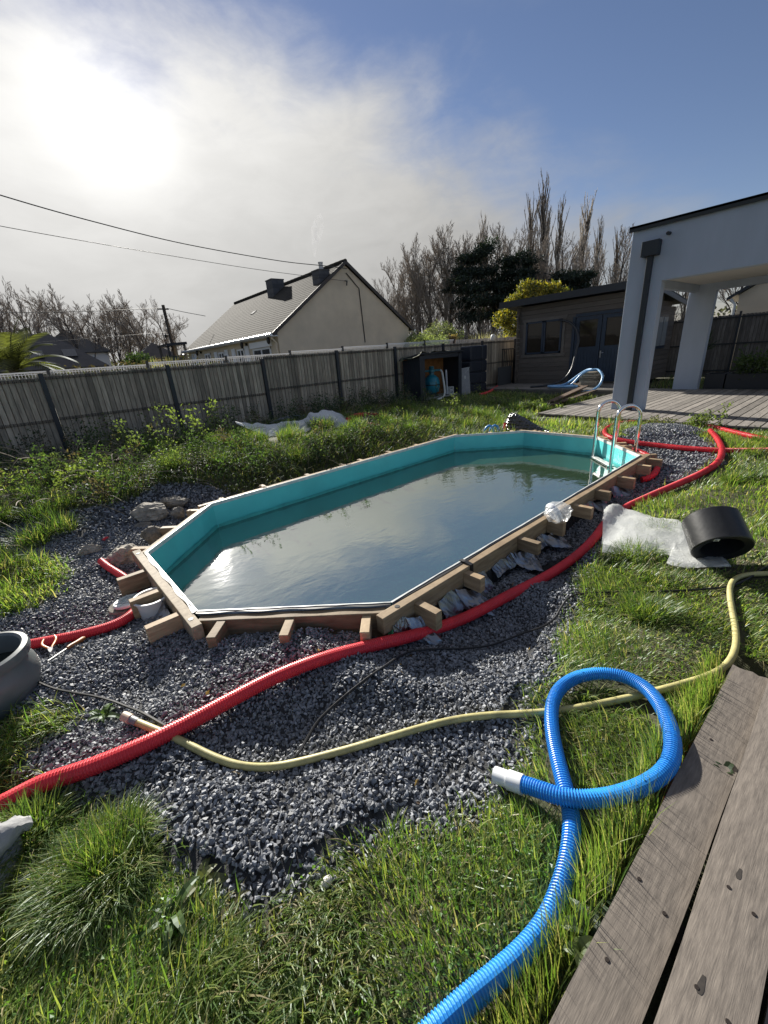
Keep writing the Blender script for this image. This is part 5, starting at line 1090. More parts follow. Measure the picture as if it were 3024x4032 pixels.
pole_wires()
# ---------------------------------------------------------------- grass and weeds
m_grass = leafmat('grass_blade', .5, .45, 1.05, .035)
m_leaf = leafmat('weed_leaf', .45, .5, 1.15, .03)
def palette(n, dry=.08, yel=.22, dark=.3, seed=None):
    base = np.array([(.125, .20, .040), (.17, .225, .055), (.26, .285, .085), (.40, .34, .19), (.08, .145, .034)])
    p = np.array([max(.05, .75-dry-yel-dark), .25, yel, dry, dark]); k = nr.choice(5, n, p=p/p.sum()); return base[k]*(.75+.5*nr.random((n, 1)))
PB = POOL
def lawn_ok(x, y, hose=True):
    g = inside(GRAVEL, x, y); e = edge_dist(GRAVEL, x, y); ok = (~g & ((e > .03) | (nr.random(len(x)) < .6))) | (g & (e < .07) & (nr.random(len(x)) < .30*(1-e/.07)))
    ok &= ~inside(BAGP, x, y); pd = edge_dist(POOL, x, y); pin = inside(POOL, x, y); ok &= ~pin & (pd > .10) & ~((pd < .34) & (y > 3.9))
    ok &= ~((y < .15) & (x > -.7) & (x < 2.1)) & ~((y < .03) & (x < 2.5)) & ~((x > 7.86) & (y < 4.72)) & ~((x > 12.0) & (y > 4.5)) & ~((x > 8.55) & (x < 12) & (y > 8.55))
    if hose: ok &= hose_clear(x, y)
    return ok
def sample(n, x0, x1, y0, y1, f=None):
    x = x0+(x1-x0)*nr.random(n); y = y0+(y1-y0)*nr.random(n); k = lawn_ok(x, y)
    if f is not None: k &= f(x, y)
    return x[k], y[k]
def turf(x, y, h0, h1, w0, w1, lean=(.25, 1.0), dry=.08, yel=.22, dark=.28, seg=3, clump=3.0, hdg=None, gain=1.):
    n = len(x); z = height(x, y)-.004; P = np.stack([x, y, z], 1)
    pn = vnoise(x*clump, y*clump, 9); h = (h0+(h1-h0)*nr.random(n)**1.5)*(.45+1.15*pn); w = w0+(w1-w0)*nr.random(n)
    ld = vnoise(x*1.7, y*1.7, 5)*9+nr.normal(0, .9, n) if hdg is None else hdg
    C = 1.13*gain*palette(n, dry, yel, dark)*(.8+.4*vnoise(x*4, y*4, 13)[:, None])
    V, Q, T, C = blades(P, h, w, lean[0]+(lean[1]-lean[0])*nr.random(n), ld, C, seg); return V, [Q, T], C
def make_grass():
    parts = []
    d = lambda lo, hi: (lambda x, y: (np.hypot(x, y) >= lo) & (np.hypot(x, y) < hi) & (x*.584+y*.7285 > -.1))
    x, y = sample(180000, -1.4, 2.6, .02, 2.6, d(.4, 1.5)); parts.append(turf(x, y, .025, .085, .0024, .0058, (.3, 1.4), yel=.22, dark=.22))
    x, y = sample(42000, -.9, .8, .2, 1.5, lambda x, y: (x < .0) & (x+y*.9 < 1.15) & (np.hypot(x, y) > .4)); parts.append(turf(x, y, .06, .13, .0025, .006, (.4, 1.6)))
    x, y = sample(190000, -1.6, 3.4, -.5, 2.8, d(1.5, 2.9)); parts.append(turf(x, y, .025, .08, .003, .0065, (.3, 1.4), yel=.22))
    x, y = sample(60000, -1.6, 2.2, -.5, 2.8, lambda x, y: (np.hypot(x, y) > 1.2) & (x < .2)); parts.append(turf(x, y, .04, .11, .003, .006))
    x, y = sample(26000, -2.2, .2, 2.6, 5.0); parts.append(turf(x, y, .05, .16, .004, .009, (.3, 1.3)))
    x, y = sample(2600, .25, 1.95, .15, .23); parts.append(turf(x, y, .07, .17, .002, .0045, (.1, .6)))
    x, y = sample(150000, -2, 8.6, -1.8, 3.2, d(2.9, 9)); parts.append(turf(x, y, .035, .11, .005, .011, (.2, 1.1), yel=.26, dark=.2, seg=2))
    x, y = sample(26000, 5.6, 12, 2.4, 9.2, lambda x, y: (np.hypot(x, y) > 6)); parts.append(turf(x, y, .06, .18, .009, .017, yel=.3, seg=2))
    x, y = sample(70000, -4.5, 6.5, 3.6, 9.3, lambda x, y: (y > 4.0) & (vnoise(x*.9, y*.9, 31) > .33) & ~((x > 2.4) & (x < 5.1) & (y > 5.9) & (y < 7.6))); parts.append(turf(x, y, .05, .22, .006, .013, (.3, 1.5), .2, .14, .5, 3, 1.4, gain=.6))
    x, y = sample(9000, -4, 7, 4.4, 5.9, lambda x, y: (y > 4.5)); parts.append(turf(x, y, .12, .34, .006, .012, (.7, 1.7), .15, .25, .3, 3, 2, hdg=-math.pi/2+nr.normal(0, .7, len(x)), gain=.6))
    def tuft(cx, cy, R, n, h, lean, dark=.45):
        a = nr.random(n)*6.283; q = np.sqrt(nr.random(n))*R; xx = cx+q*np.cos(a); yy = cy+q*np.sin(a); z = height(xx, yy); C = palette(n, .05, .15, dark)
        V, Q, T, C = blades(np.stack([xx, yy, z], 1), h*(.6+.6*nr.random(n)), .002+.003*nr.random(n)+.0006*math.hypot(cx, cy), lean*(.25+q/R)*(.5+nr.random(n)), a+nr.normal(0, 1.2, n), C, 4); parts.append((V, [Q, T], C))
    tuft(-.25, 1.18, .14, 2600, .12, .9, .3); tuft(-.42, 1.5, .1, 900, .12, .8)
    tuft(2.2, .55, .12, 900, .12, .8); tuft(2.9, .86, .14, 900, .12, .9); tuft(3.3, .85, .12, 600, .11, .9)
    for k in range(26):
        x, y = -2.6+2.6*nr.random(), 4.55+1.2*nr.random(); tuft(x, y, .13, 260, .22, .8)
    for k in range(44): tuft(1+6.5*nr.random(), 5.15+3.0*nr.random(), .14, 240, .26, .8)
    for k in range(30): tuft(6.2+3*nr.random(), 4.6+2.5*nr.random(), .16, 200, .24, .8)
    for k in range(24): tuft(4.2+3.2*nr.random(), .1+.8*nr.random(), .1, 220, .12, .8)
    # flattened straw and thatch
    x, y = sample(16000, -1.2, 3.2, -.1, 2.2, lambda x, y: vnoise(x*4, y*4, 77) > .5); parts.append(turf(x, y, .04, .09, .002, .0045, (1.3, 1.7), .85, .1, 0))
    # clover and small round leaves between the blades
    x, y = sample(9000, -.6, 1.3, .16, 1.0, lambda x, y: (vnoise(x*3.2, y*3.2, 21) > .5)); z = height(x, y)+.01+.03*nr.random(len(x))
    V, F, C = leaves(np.stack([x, y, z], 1), .010, (.10, .19, .04), .35, 1.1); parts.append((V, [F], C))
    x, y = sample(5000, 1.6, 3.4, .2, 1.1, lambda x, y: (vnoise(x*3.2, y*3.2, 22) > .55)); z = height(x, y)+.01+.02*nr.random(len(x))
    V, F, C = leaves(np.stack([x, y, z], 1), .012, (.08, .12, .03), .35, 1.3); parts.append((V, [F], C))
    V, F, C = merge(parts); g = bulk('grass', V, F, m_grass, col=C); tag(g, kind='stuff'); print('grass verts', len(V))
make_grass()
def segs_mesh(S):
    """3-sided prisms for segments (p0, p1, r0, r1)"""
    p0 = np.array([s[0] for s in S]); p1 = np.array([s[1] for s in S]); r0 = np.array([s[2] for s in S]); r1 = np.array([s[3] for s in S]); d = p1-p0; d /= np.linalg.norm(d, axis=1)[:, None]+1e-9
    u = np.where(np.abs(d[:, 2:3]) > .9, np.array([[1., 0, 0]]), np.array([[0, 0, 1.]])); x = np.cross(u, d); x /= np.linalg.norm(x, axis=1)[:, None]; y = np.cross(d, x); V = np.zeros((len(S), 6, 3))
    for k in range(3):
        a = k*2.0944; o = math.cos(a)*x+math.sin(a)*y; V[:, k] = p0+o*r0[:, None]; V[:, 3+k] = p1+o*r1[:, None]
    F = np.array([(k, (k+1) % 3, 3+(k+1) % 3, 3+k) for k in range(3)])[None]+(np.arange(len(S))*6)[:, None, None]
    return V.reshape(-1, 3), F.reshape(-1, 4)
def shoot(x, y, h, n, size, col, lean=.3, seed=0):
    """stem with leaves up its length: (stem segments, leaf V, F, C)"""
    r = np.random.default_rng(seed); z = height(x, y)[0]; a = r.random()*6.283; P = [np.array([x, y, z-.02])]; d = np.array([math.cos(a)*lean, math.sin(a)*lean, 1.]); S = []
    for k in range(7):
        d = d+r.normal(0, .18, 3)*[1, 1, .3]; q = P[-1]+d/np.linalg.norm(d)*h/7; S.append((P[-1], q, .004*(1-k/9)+.0008, .004*(1-(k+1)/9)+.0008)); P.append(q)
    P = np.array(P); u = r.random(n)**.8*6.99; i = u.astype(int); L = P[i]*(1-(u-i))[:, None]+P[np.minimum(i+1, 7)]*(u-i)[:, None]; L += r.normal(0, .035+.10*h*.3, (n, 3))*[1, 1, .6]
    return S, leaves(L, size, col, .4, 1.5)
def fallen_leaves():
    n = 130; x = -.5+5.6*nr.random(n); y = .55+2.6*nr.random(n); k = inside(GRAVEL, x, y) & ~inside(POOL, x, y) & (edge_dist(POOL, x, y) > .15); x, y = x[k], y[k]
    P = np.stack([x, y, height(x, y, False)+.012], 1); V, F, C = leaves(P, .017, (.16, .10, .055), .5, 1.6); o = bulk('fallen_leaves', V, [F], m_leaf, col=C); tag(o, kind='stuff')
fallen_leaves()
def make_undergrowth():
    S = []; parts = []; r = np.random.default_rng(5)
    def zone(n, x0, x1, y0, y1, h0, h1, nl, sz, cols):
        for k in range(n):
            x, y = x0+(x1-x0)*r.random(), y0+(y1-y0)*r.random()
            if not lawn_ok(np.array([x]), np.array([y]), False)[0] or (2.5 < x < 5.1 and 5.7 < y < 7.6): continue
            s, (V, F, C) = shoot(x, y, h0+(h1-h0)*r.random(), nl, sz, cols[r.integers(len(cols))], .5, int(r.integers(1e6))); S.extend(s); parts.append((V, [F], C))
    g = [(.06, .10, .028), (.04, .065, .026), (.11, .14, .045), (.035, .055, .022), (.11, .085, .055), (.055, .075, .04), (.045, .07, .028)]
    zone(230, -4, 4.5, 4.9, 7.6, .2, .55, 85, .025, g); zone(190, -4, 8.4, 7.5, 9.25, .3, .75, 80, .028, g); zone(80, 4.5, 8.5, 5.2, 7.5, .12, .4, 55, .022, g)
    zone(40, 7.2, 12, 4.9, 7.5, .1, .35, 55, .026, g); zone(24, 7.6, 8.3, 1.2, 3.3, .08, .2, 40, .02, g); zone(24, -1.6, -.2, 4.4, 5.1, .06, .22, 40, .016, g); zone(14, -.9, -.4, 3.2, 4.2, .05, .15, 40, .014, g)
    n = 46000; x = -4.5+9.5*nr.random(n); y = 4.85+3.4*nr.random(n); k = lawn_ok(x, y, False) & (vnoise(x*1.5, y*1.5, 41) > .30) & ~((x > 2.4) & (x < 5.1) & (y > 5.75) & (y < 7.6)); x, y = x[k], y[k]; top = .05+.26*vnoise(x*1.9, y*1.9, 43)*vnoise(x*6, y*6, 44)*1.6
    P = np.stack([x, y, height(x, y)+top*nr.random(len(x))**.5], 1); cc = np.array([(.05, .085, .024), (.035, .06, .02), (.08, .115, .035), (.06, .065, .035)])[nr.integers(0, 4, len(x))]; V, F, C = leaves(P, .020, cc, .35, 1.5); parts.append((V, [F], C))
    V, F, C = merge(parts); o = bulk('undergrowth', V, F, m_leaf, col=C); tag(o, kind='stuff')
    for k in range(1500):                                          # dead stalks and bramble canes
        x, y = -4+9.5*r.random(), 5.0+4.3*r.random()
        if k % 3 == 0: x = -3+4*r.random(); y = 5.3+2.2*r.random()
        if not lawn_ok(np.array([x]), np.array([y]), False)[0] or (2.5 < x < 5.1 and 5.7 < y < 7.6): continue
        p = np.array([x, y, height(x, y)[0]]); a = r.random()*6.283; h = .12+.38*r.random(); t = .2+1.1*r.random(); d = np.array([math.cos(a)*math.sin(t), math.sin(a)*math.sin(t), math.cos(t)])
        for j in range(6):
            d = d+np.array([math.cos(a)*.12, math.sin(a)*.12, -.17])+r.normal(0, .06, 3); d /= np.linalg.norm(d); q = p+d*h/4; S.append((p, q, .0042, .0036)); p = q
    V, F = segs_mesh(S); o = bulk('dry_stalks', V, [F], M('dry_stem', (.36, .29, .2), .85, noise=(1.3, .5)), tone=np.full(len(V), .5)); tag(o, kind='stuff')
make_undergrowth()
m_stem = M('green_stem', (.11, .12, .05), .7)
def plant(x, y, h, n, size, col, lab, seed, lean=.3, stems=3, spread=.1, name='weed'):
    t = thing(name, lab, 'weed', (x, y, float(height(x, y)[0]))); S = []; parts = []; r = np.random.default_rng(seed)
    for k in range(stems):
        s, (V, F, C) = shoot(x+spread*r.normal(), y+spread*r.normal(), h*(1 if k == 0 else .5+.4*r.random()), n, size, col, lean, seed*10+k); S += s; parts.append((V, [F], C))
    V, F = segs_mesh(S); bulk('stem', V, [F], m_stem, t, tone=np.full(len(V), .5)); V, F, C = merge(parts); bulk('leaves', V, F, m_leaf, t, col=C)
lg = (.15, .19, .055)
plant(.95, 7.3, .88, 90, .03, (.11, .14, .055), 'grey-green bushy weed rising against the fence left of the tallest shoot', 3, .15, 6, .15)
plant(2.05, 7.4, 1.02, 80, .034, lg, 'tallest sunlit leafy shoot before the fence left of the white tarpaulin', 4, .5, 5, .12)
plant(1.35, 6.3, .42, 55, .026, lg, 'small pale leafy shoot standing alone below the tallest shoot', 6, .2, 2, .04)
plant(1.1, 5.6, .36, 60, .022, lg, 'leafy sprig beside the ditch near the far left pool corner', 7, .4, 4, .1)
plant(-.05, 6.0, .42, 90, .026, lg, 'bright yellow-green leafy clump in the middle of the left weeds', 8, .5, 7, .22)
plant(-.45, 7.1, .62, 26, .024, lg, 'sparse dry twiggy weed leaning on the fence at the left', 9, .8, 8, .16)
plant(7.3, 6.3, .55, 60, .028, (.13, .16, .05), 'slim upright weed in front of the pump housing', 10, .2, 4, .1)
plant(8.7, 6.3, .6, 80, .03, (.12, .14, .05), 'tall leafy weed clump between the pump housing and the pool', 11, .3, 6, .22)
plant(8.9, 5.1, .35, 90, .034, (.14, .17, .06), 'low sunlit leafy clump at the corner of the plank terrace', 12, .5, 7, .2)
plant(7.78, 1.75, .42, 90, .03, (.14, .18, .055), 'leafy weed growing over the red pipe end at the terrace edge', 13, .2, 6, .08)
plant(7.7, 2.35, .22, 80, .024, (.14, .15, .06), 'low bramble patch beside the gravel heap at the terrace edge', 14, .6, 7, .16)
plant(10.2, 5.0, .22, 30, .035, (.16, .22, .06), 'young leafy shoot sprouting beside the plank pile', 15, .2, 2, .04)
plant(3.06, .2, .15, 14, .02, lg, 'thin seedling in front of the black drum', 16, .3, 2, .03)
plant(2.72, .92, .11, 160, .010, (.09, .12, .035), 'small leafy tuft at the gravel edge below the cloudy bag', 17, .5, 6, .05)
def rosette(c, n, L, w, col, lab, seed, up=.7, name='dock_plant', colv=.3):
    r = np.random.default_rng(seed); c = np.array(c, float); t = thing(name, lab, 'weed', c); V = []; F = []; C = []; o = 0
    for k in range(n):
        a = k*2.399+r.normal(0, .2); l = L*(.55+.6*r.random()); ww = w*(.7+.5*r.random()); th = up*(.3+r.random()); p = c+np.array([0, 0, -.004]); cc = np.array(col)*(1+colv*(2*r.random()-1)); m = 7; tw = r.normal(0, .25)
        s = np.array([-math.sin(a+tw), math.cos(a+tw), 0]); rows = []
        for j in range(m+1):
            u = j/m; hw = ww*math.sin(math.pi*min(1, .12+.88*u))**.8*(1+.12*math.sin(u*23+k)); lift = np.array([0, 0, hw*.3])
            rows.append((p+s*hw+lift, p, p-s*hw+lift)); d = np.array([math.cos(a)*math.sin(th), math.sin(a)*math.sin(th), math.cos(th)]); p = p+d*l/m; th += .24+.1*r.random()
        V += [q for row in rows for q in row]; C += [cc]*(3*(m+1))
        for j in range(m):
            b = o+3*j; F += [(b, b+1, b+4, b+3), (b+1, b+2, b+5, b+4)]
        o += 3*(m+1)
    bulk('leaves', V, [np.array(F)], m_leaf, t, col=np.array(C))
gz = lambda k, dz=0: np.array(PTS[k])+[0, 0, dz]
rosette(gz('dock1'), 11, .11, .013, (.07, .12, .03), 'broad-leaved weed rosette at the near gravel edge beside the long grass', 1)
rosette(gz('dock1')+[.07, .03, 0], 8, .10, .012, (.16, .17, .07), 'withered yellowish weed rosette beside the green one at the near gravel edge', 2, 1.0)
rosette(gz('dock2'), 10, .11, .013, (.08, .13, .03), 'long-leaved weed rosette by the beige hose connector', 3, .9)
rosette(gz('plantain'), 8, .085, .016, (.09, .15, .035), 'plantain rosette with one pale broad leaf in the near grass', 4, .9)
rosette(gz('deckweed', .065), 9, .05, .011, (.055, .085, .035), 'small jagged weed poking through the gap between deck boards', 5, 1.0)
rosette(gz('edgeweed', .05), 12, .085, .016, (.06, .09, .04), 'broad grey-green weed at the deck edge below the blue hose', 6, .9)
rosette(gz('edgeweed2', .03), 9, .09, .015, (.05, .085, .035), 'broad dark weed squeezed between blue hose and deck edge', 7, .8)
rosette(gz('edgeweed', .06)+[-.06, .0, .02], 6, .055, .015, (.12, .16, .05), 'pale sunlit leaf cluster overhanging the near deck edge', 8, .7)
rosette(gz('dry1'), 12, .07, .003, (.30, .22, .12), 'tuft of dry straw on the gravel under the yellow hose', 9, 1.1, 'dry_tuft')
rosette(np.array([2.25, .62, height(2.25, .62)[0]]), 8, .09, .014, (.13, .15, .06), 'flat pale weed rosette in the lawn near the gravel edge', 10, 1.1)
rosette(np.array([2.62, .55, height(2.62, .55)[0]]), 9, .09, .013, (.11, .12, .06), 'grey-leaved weed rosette in the bare patch below the cloudy bag', 11, 1.1)
rosette(gz('dock3'), 7, .06, .010, (.1, .09, .04), 'small brownish seedling rosette on the near gravel', 12, 1.0)
rosette(np.array([.62, 6.9, height(.62, 6.9)[0]]), 5, .22, .03, (.16, .24, .04), 'single bright upright dock in the left weeds', 13, .2)
def porch_plants():
    t = thing('shrub', 'green shrubs spilling over the long dark planter box', 'shrub', (13.4, 1.5, .2)); P = np.stack([13.4+.2*nr.normal(size=2600), .5+2.0*nr.random(2600), .28+.32*nr.random(2600)**.7+.1*nr.normal(size=2600)], 1); V, F, C = leaves(P, .045, (.055, .085, .025), .4, 1.8); bulk('foliage', V, [F], m_leaf, t, col=C)
    t = thing('palm', 'dark spiky palm behind the rear porch column', 'palm', (14.6, 3.55, -.1)); V = []; C = []; F = []
    for k in range(70):
        a = nr.random()*6.283; e = .1+1.3*nr.random(); l = .5+.3*nr.random(); d = np.array([math.cos(a)*math.cos(e), math.sin(a)*math.cos(e), math.sin(e)]); s = np.array([-math.sin(a), math.cos(a), 0])*.022; c = np.array([14.6, 3.55, .75]); o = len(V)
        V += [c+s, c-s, c+d*l*.6-s*.8, c+d*l*.6+s*.8, c+d*l-np.array([0, 0, .1])]; F.append((o, o+1, o+2)); F.append((o, o+2, o+3)); F.append((o+3, o+2, o+4)); C += [(.03, .05, .02)]*5
    bulk('fronds', V, [np.array(F)], m_leaf, t, col=np.array(C)); mb = MB(); mb.tube([(14.6, 3.55, -.15), (14.6, 3.55, .8)], [.07, .06], 8); mb.build('trunk', m_stem, t)
    x = 13.9+2.8*nr.random(2500); y = -2+6.7*nr.random(2500); V, Q, T, C = blades(np.stack([x, y, height(x, y)], 1), .15+.2*nr.random(2500), .012+.01*nr.random(2500), .3+.8*nr.random(2500), nr.random(2500)*6.28, palette(2500), 3); o = bulk('grass', V, [Q, T], m_grass, col=C); tag(o, kind='stuff')
porch_plants()
# ---------------------------------------------------------------- trees
m_bark = M('bark', (.12, .10, .085), .95, noise=(3, .4)); m_twig = M('twig', (.30, .26, .22), .95); m_pale = M('pale_twig', (.52, .46, .38), .95)
def grow(seed, h, trunk_r, first, spread, nl, ratio, kids, levels, up=.25, wig=.16):
    r = np.random.default_rng(seed); T = []; W = []
    def br(p, d, L, rad, lev):
        k = 5 if lev == 0 else 4 if lev < 3 else 3; pts = [p]
        for j in range(k):
            d = d+r.normal(0, wig, 3)*(.35 if lev == 0 else 1)+np.array([0, 0, up*.35]); d = d/np.linalg.norm(d); q = p+d*L/k; r0 = rad*(1-.62*j/k); r1 = rad*(1-.62*(j+1)/k); (T if lev < 2 else W).append((p, q, max(r0, .013), max(r1, .009))); p = q; pts.append(p)
        if lev >= levels: return
        n = nl if lev == 0 else kids
        for c in range(n):
            u = (first if lev == 0 else .25)+(1-(first if lev == 0 else .25))*(c+.6*r.random())/n; f = min(u*k, k-.01); i = int(f); b = pts[i]*(1-f+i)+pts[i+1]*(f-i)
            a = r.random()*6.283; s = spread*(.7+.5*r.random()); x, y, dd = basis(pts[min(i+1, k)]-pts[i]); nd = dd*math.cos(s)+(x*math.cos(a)+y*math.sin(a))*math.sin(s)
            br(b, nd, L*ratio*(1.05-.35*u)*(.8+.4*r.random()), max(rad*.5*(1-.4*u), .013), lev+1)
    br(np.zeros(3), np.array([0, 0, 1.]), h*.82, trunk_r, 0); return T, W
def bare_proto(name, seed, **k):
    T, W = grow(seed, **k); return name, segs_mesh(T), segs_mesh(W)
def put_tree(proto, loc, sc, lab, group, twig=None):
    name, T, W = proto
    if not isinstance(T, bpy.types.Mesh):
        t = thing(name, lab, 'tree', loc, group); t.location = (0, 0, 0); a = bulk('trunk', T[0], [T[1]], m_bark, t, tone=np.full(len(T[0]), .5)); b = bulk('crown', W[0], [W[1]], twig or m_twig, t, tone=np.full(len(W[0]), .5)); t.location = loc
        t.scale = sc; t.rotation_euler = (0, 0, rnd.random()*6.28); return t
protos = []
def trees():
    K = dict(h=9, trunk_r=.17, first=.22, spread=.55, nl=12, ratio=.5, kids=5, levels=4)
    ordn = ['first', 'second', 'third', 'fourth', 'fifth', 'sixth', 'seventh', 'eighth', 'ninth', 'tenth', 'eleventh', 'twelfth', 'thirteenth', 'fourteenth', 'fifteenth', 'sixteenth']
    A = [put_tree(bare_proto('bare_tree', s, **K), (0, 0, 0), (1, 1, 1), 'bare winter tree', 'bare trees behind the slate roofs') for s in (3, 8, 14, 22)]
    spots = [(-5.2, 45, 8.8), (-3.4, 46, 8.4), (-1.6, 45, 8.9), (.2, 46, 8.6), (1.7, 45, 8.8), (2.9, 46.5, 9.0), (4.4, 45, 8.5), (5.6, 46, 8.2), (6.7, 44.5, 7.9), (7.8, 46, 8.2), (8.9, 44, 8.1), (9.8, 45, 8.3), (10.9, 43.5, 7.6), (12.0, 43.5, 6.6)]
    for i, (x, y, h) in enumerate(spots):
        lab = f'bare winter tree in the row behind the slate roofs, {ordn[i]} from the left'
        sc = h*.86/8.9; s = (sc*.95, sc*.95, sc)
        if i < 4: A[i].location = (x, y, -.1); A[i].scale = s; A[i]['label'] = lab
        else: dup(A[i % 4], (x, y, -.1), rnd.random()*6.28, s, lab)
    K2 = dict(h=10, trunk_r=.15, first=.12, spread=.5, nl=14, ratio=.5, kids=5, levels=4, up=.38)
    B = [put_tree(bare_proto('bare_tree', s, **K2), (0, 0, 0), (1, 1, 1), 'bare', 'bare trees of the wood behind the house') for s in (31, 45, 52)]
    spots = [(29.9, 33.7, 7.6), (30.6, 33.3, 9.0), (31.4, 32.5, 9.4), (32.1, 31.6, 10.4), (32.9, 31.0, 10.2), (33.5, 30.0, 10.8), (34.3, 29.4, 10.7), (34.9, 28.4, 9.8), (36.6, 26.2, 8.4), (38.7, 22.6, 7.6), (40.0, 20.8, 7.4), (41.2, 18.6, 8.2), (41.6, 17.2, 8.8), (42.5, 15.4, 8.2)]
    for i, (x, y, h) in enumerate(spots):
        lab = f'bare leafless tree of the wood behind the house, {ordn[i]} from the left'; sc = h/10; s = (sc, sc, sc)
        if i < 3: B[i].location = (x, y, -.1); B[i].scale = s; B[i]['label'] = lab
        else: dup(B[i % 3], (x, y, -.1), rnd.random()*6.28, s, lab)
    for i, (x, y, h, lab) in enumerate(((33, 9.2, 6.5, 'bare tree glimpsed between the porch columns beside the far gable'), (34, 6.8, 7, 'bare tree glimpsed between far gable and rear column, taller one'), (30, 10.5, 5.5, 'bare tree glimpsed over the shed fascia between the porch columns'))):
        t = dup(B[i], (x, y, -.1), i*2., (h/10,)*3, lab); t['group'] = 'bare trees beyond the porch'
    for i in range(12):
        u = (i+.5)/12; h = 7.4+2.6*math.sin(u*3.0)+.6*rnd.random(); dup(B[i % 3], (31.2+10*u, 34.6-15.5*u, -.1), rnd.random()*6.28, (h/10,)*3, 'slender bare tree packed among others inside the wood behind the house')
    for i in range(11):
        s = (6.6+.9*rnd.random())/8.9; dup(A[i % 4], (-5.5+1.55*i, 48.5+.8*rnd.random(), -.1), rnd.random()*6.28, (s, s, s), 'bare tree in the back row beyond the slate roofs, half hidden by others')
    # poplars: one straight stem, steep close branches
    K3 = dict(h=17, trunk_r=.2, first=.10, spread=.36, nl=70, ratio=.26, kids=6, levels=3, up=.95, wig=.09)
    C = [put_tree(bare_proto('poplar', s, **K3), (0, 0, 0), (1, 1, 1), 'poplar', 'slim poplars rising above the wood', m_pale) for s in (61, 67)]
    pp = [(1040, 180, 'slim bare poplar left of the tallest one'), (1155, 65, 'tallest slim bare poplar above the dark pines'), (1190, 235, 'slim bare poplar close right of the tallest one'), (1255, 225, 'slim bare poplar at the right end of the clustered poplars'), (1430, 200, 'tall bare poplar standing apart in the gap left of the porch'), (1530, 340, 'shorter bare poplar between the lone tall one and the porch'), (1625, 410, 'faint bare poplar nearest the porch wall'), (755, 330, 'single bare poplar rising behind the left pine')]
    tops = [(50.9, 31.8, 17.8), (51.7, 30.5, 19.1), (52.05, 29.9, 17.0), (52.5, 29.05, 16.6), (53.8, 26.5, 16.4), (54.6, 24.8, 14.1), (55.3, 23.3, 12.9), (47.9, 36.2, 16.2)]
    for i, ((x, y, h), p) in enumerate(zip(tops, pp)):
        s = (h/17*1.0, h/17*1.0, h/17*1.06)
        if i < 2: C[i].location = (x, y, -.1); C[i].scale = s; C[i]['label'] = p[2]
        else: dup(C[i % 2], (x, y, -.1), i*1.3, s, p[2])
    # pines: forked trunk, flat dark needle clumps
    m_needle = leafmat('pine_needle', .25, .5, .8, .04)
    def pine(loc, h, R, seed, lab):
        r = np.random.default_rng(seed); t = thing('pine_tree', lab, 'tree', loc, 'dark pines in the wood'); S = []; P = []; L = np.array(loc, float); p = L.copy(); tp = [p]
        for j in range(8): q = p+np.array([r.normal(0, .12), r.normal(0, .12), h*.94/8]); S.append((p, q, .2*(1-j/9), .2*(1-(j+1)/9))); p = q; tp.append(p)
        for k in range(46):
            u = .42+.58*(k+.5)/46; b = tp[int(u*7.99)]; a = k*2.4+r.normal(0, .3); l = R*(1.15-.75*((u-.42)/.58)**1.5)*(.45+.6*r.random()); e = b+np.array([math.cos(a)*l, math.sin(a)*l, .25*l+.3*r.normal()]); S.append((b, e, .05, .015)); n = 330; c = r.normal(size=(n, 3))*np.array([.46, .46, .17])*(.6+.7*r.random())*R/2.6
            P.append(e+c); n2 = 50; P.append(lerp(b, e, .7)+r.normal(size=(n2, 3))*[.45, .45, .2])
        V, F = segs_mesh(S); bulk('trunk', V, [F], m_bark, t, tone=np.full(len(V), .5)); P = np.concatenate(P); V, F, C = leaves(P, .10, (.022, .036, .02), .5, 2.6); bulk('crown', V, [F], m_needle, t, col=C)
    pine((34.0, 26.6, -.1), 10.8, 2.5, 3, 'dark pine with flat-topped crown, the left of the two tall ones'); pine((36.3, 23.6, -.1), 10.0, 2.1, 5, 'dark pine with flat-topped crown right of the taller pine'); pine((38.9, 19.5, -.1), 7.6, 2.3, 8, 'low broad dark pine in the gap left of the porch'); pine((38.0, 21.4, -.1), 6.9, 1.8, 11, 'small dark pine below the clustered poplars')
    def bush(name, lab, cat, lobes, n, size, cols, mat, trunk=None, fill=.75, asp=1.6):
        t = thing(name, lab, cat, (lobes[0][0], lobes[0][1], -.1)); P = []; Cc = []
        for x, y, z, rx, ry, rz in lobes:
            m = int(n*rx*ry*rz/sum(l[3]*l[4]*l[5] for l in lobes)); d = nr.normal(size=(m, 3)); d /= np.linalg.norm(d, axis=1)[:, None]; q = nr.random(m)[:, None]**(1/3*fill); w = .75+.5*vnoise(d[:, 0]*3+x, d[:, 1]*3+d[:, 2]*4, 3)[:, None]; P.append(np.array([x, y, z])+d*q*w*np.array([rx, ry, rz])); Cc.append(np.array(cols)[nr.integers(0, len(cols), m)])
        P = np.concatenate(P); V, F, C = leaves(P, size, np.concatenate(Cc), .3, asp); bulk('crown', V, [F], mat, t, col=C)
        if trunk: V, F = segs_mesh(trunk); bulk('trunk', V, [F], m_bark, t, tone=np.full(len(V), .5))
        return t
    m_mim = leafmat('mimosa_leaf', .45, .5, 1.0, .04); a = np.array
    lob = [(22.3, 13.3, 3.75, .8, .75, .65), (21.7, 14.2, 3.4, .6, .6, .55), (22.9, 12.4, 3.35, .6, .7, .7), (21.35, 14.8, 2.75, .5, .5, .45), (22.0, 13.7, 4.2, .5, .5, .35), (22.75, 12.6, 4.05, .45, .4, .3), (21.6, 14.4, 2.3, .45, .5, .5), (22.4, 13.2, 2.7, .8, .8, .6), (21.8, 14.05, 1.7, .4, .4, .4)]
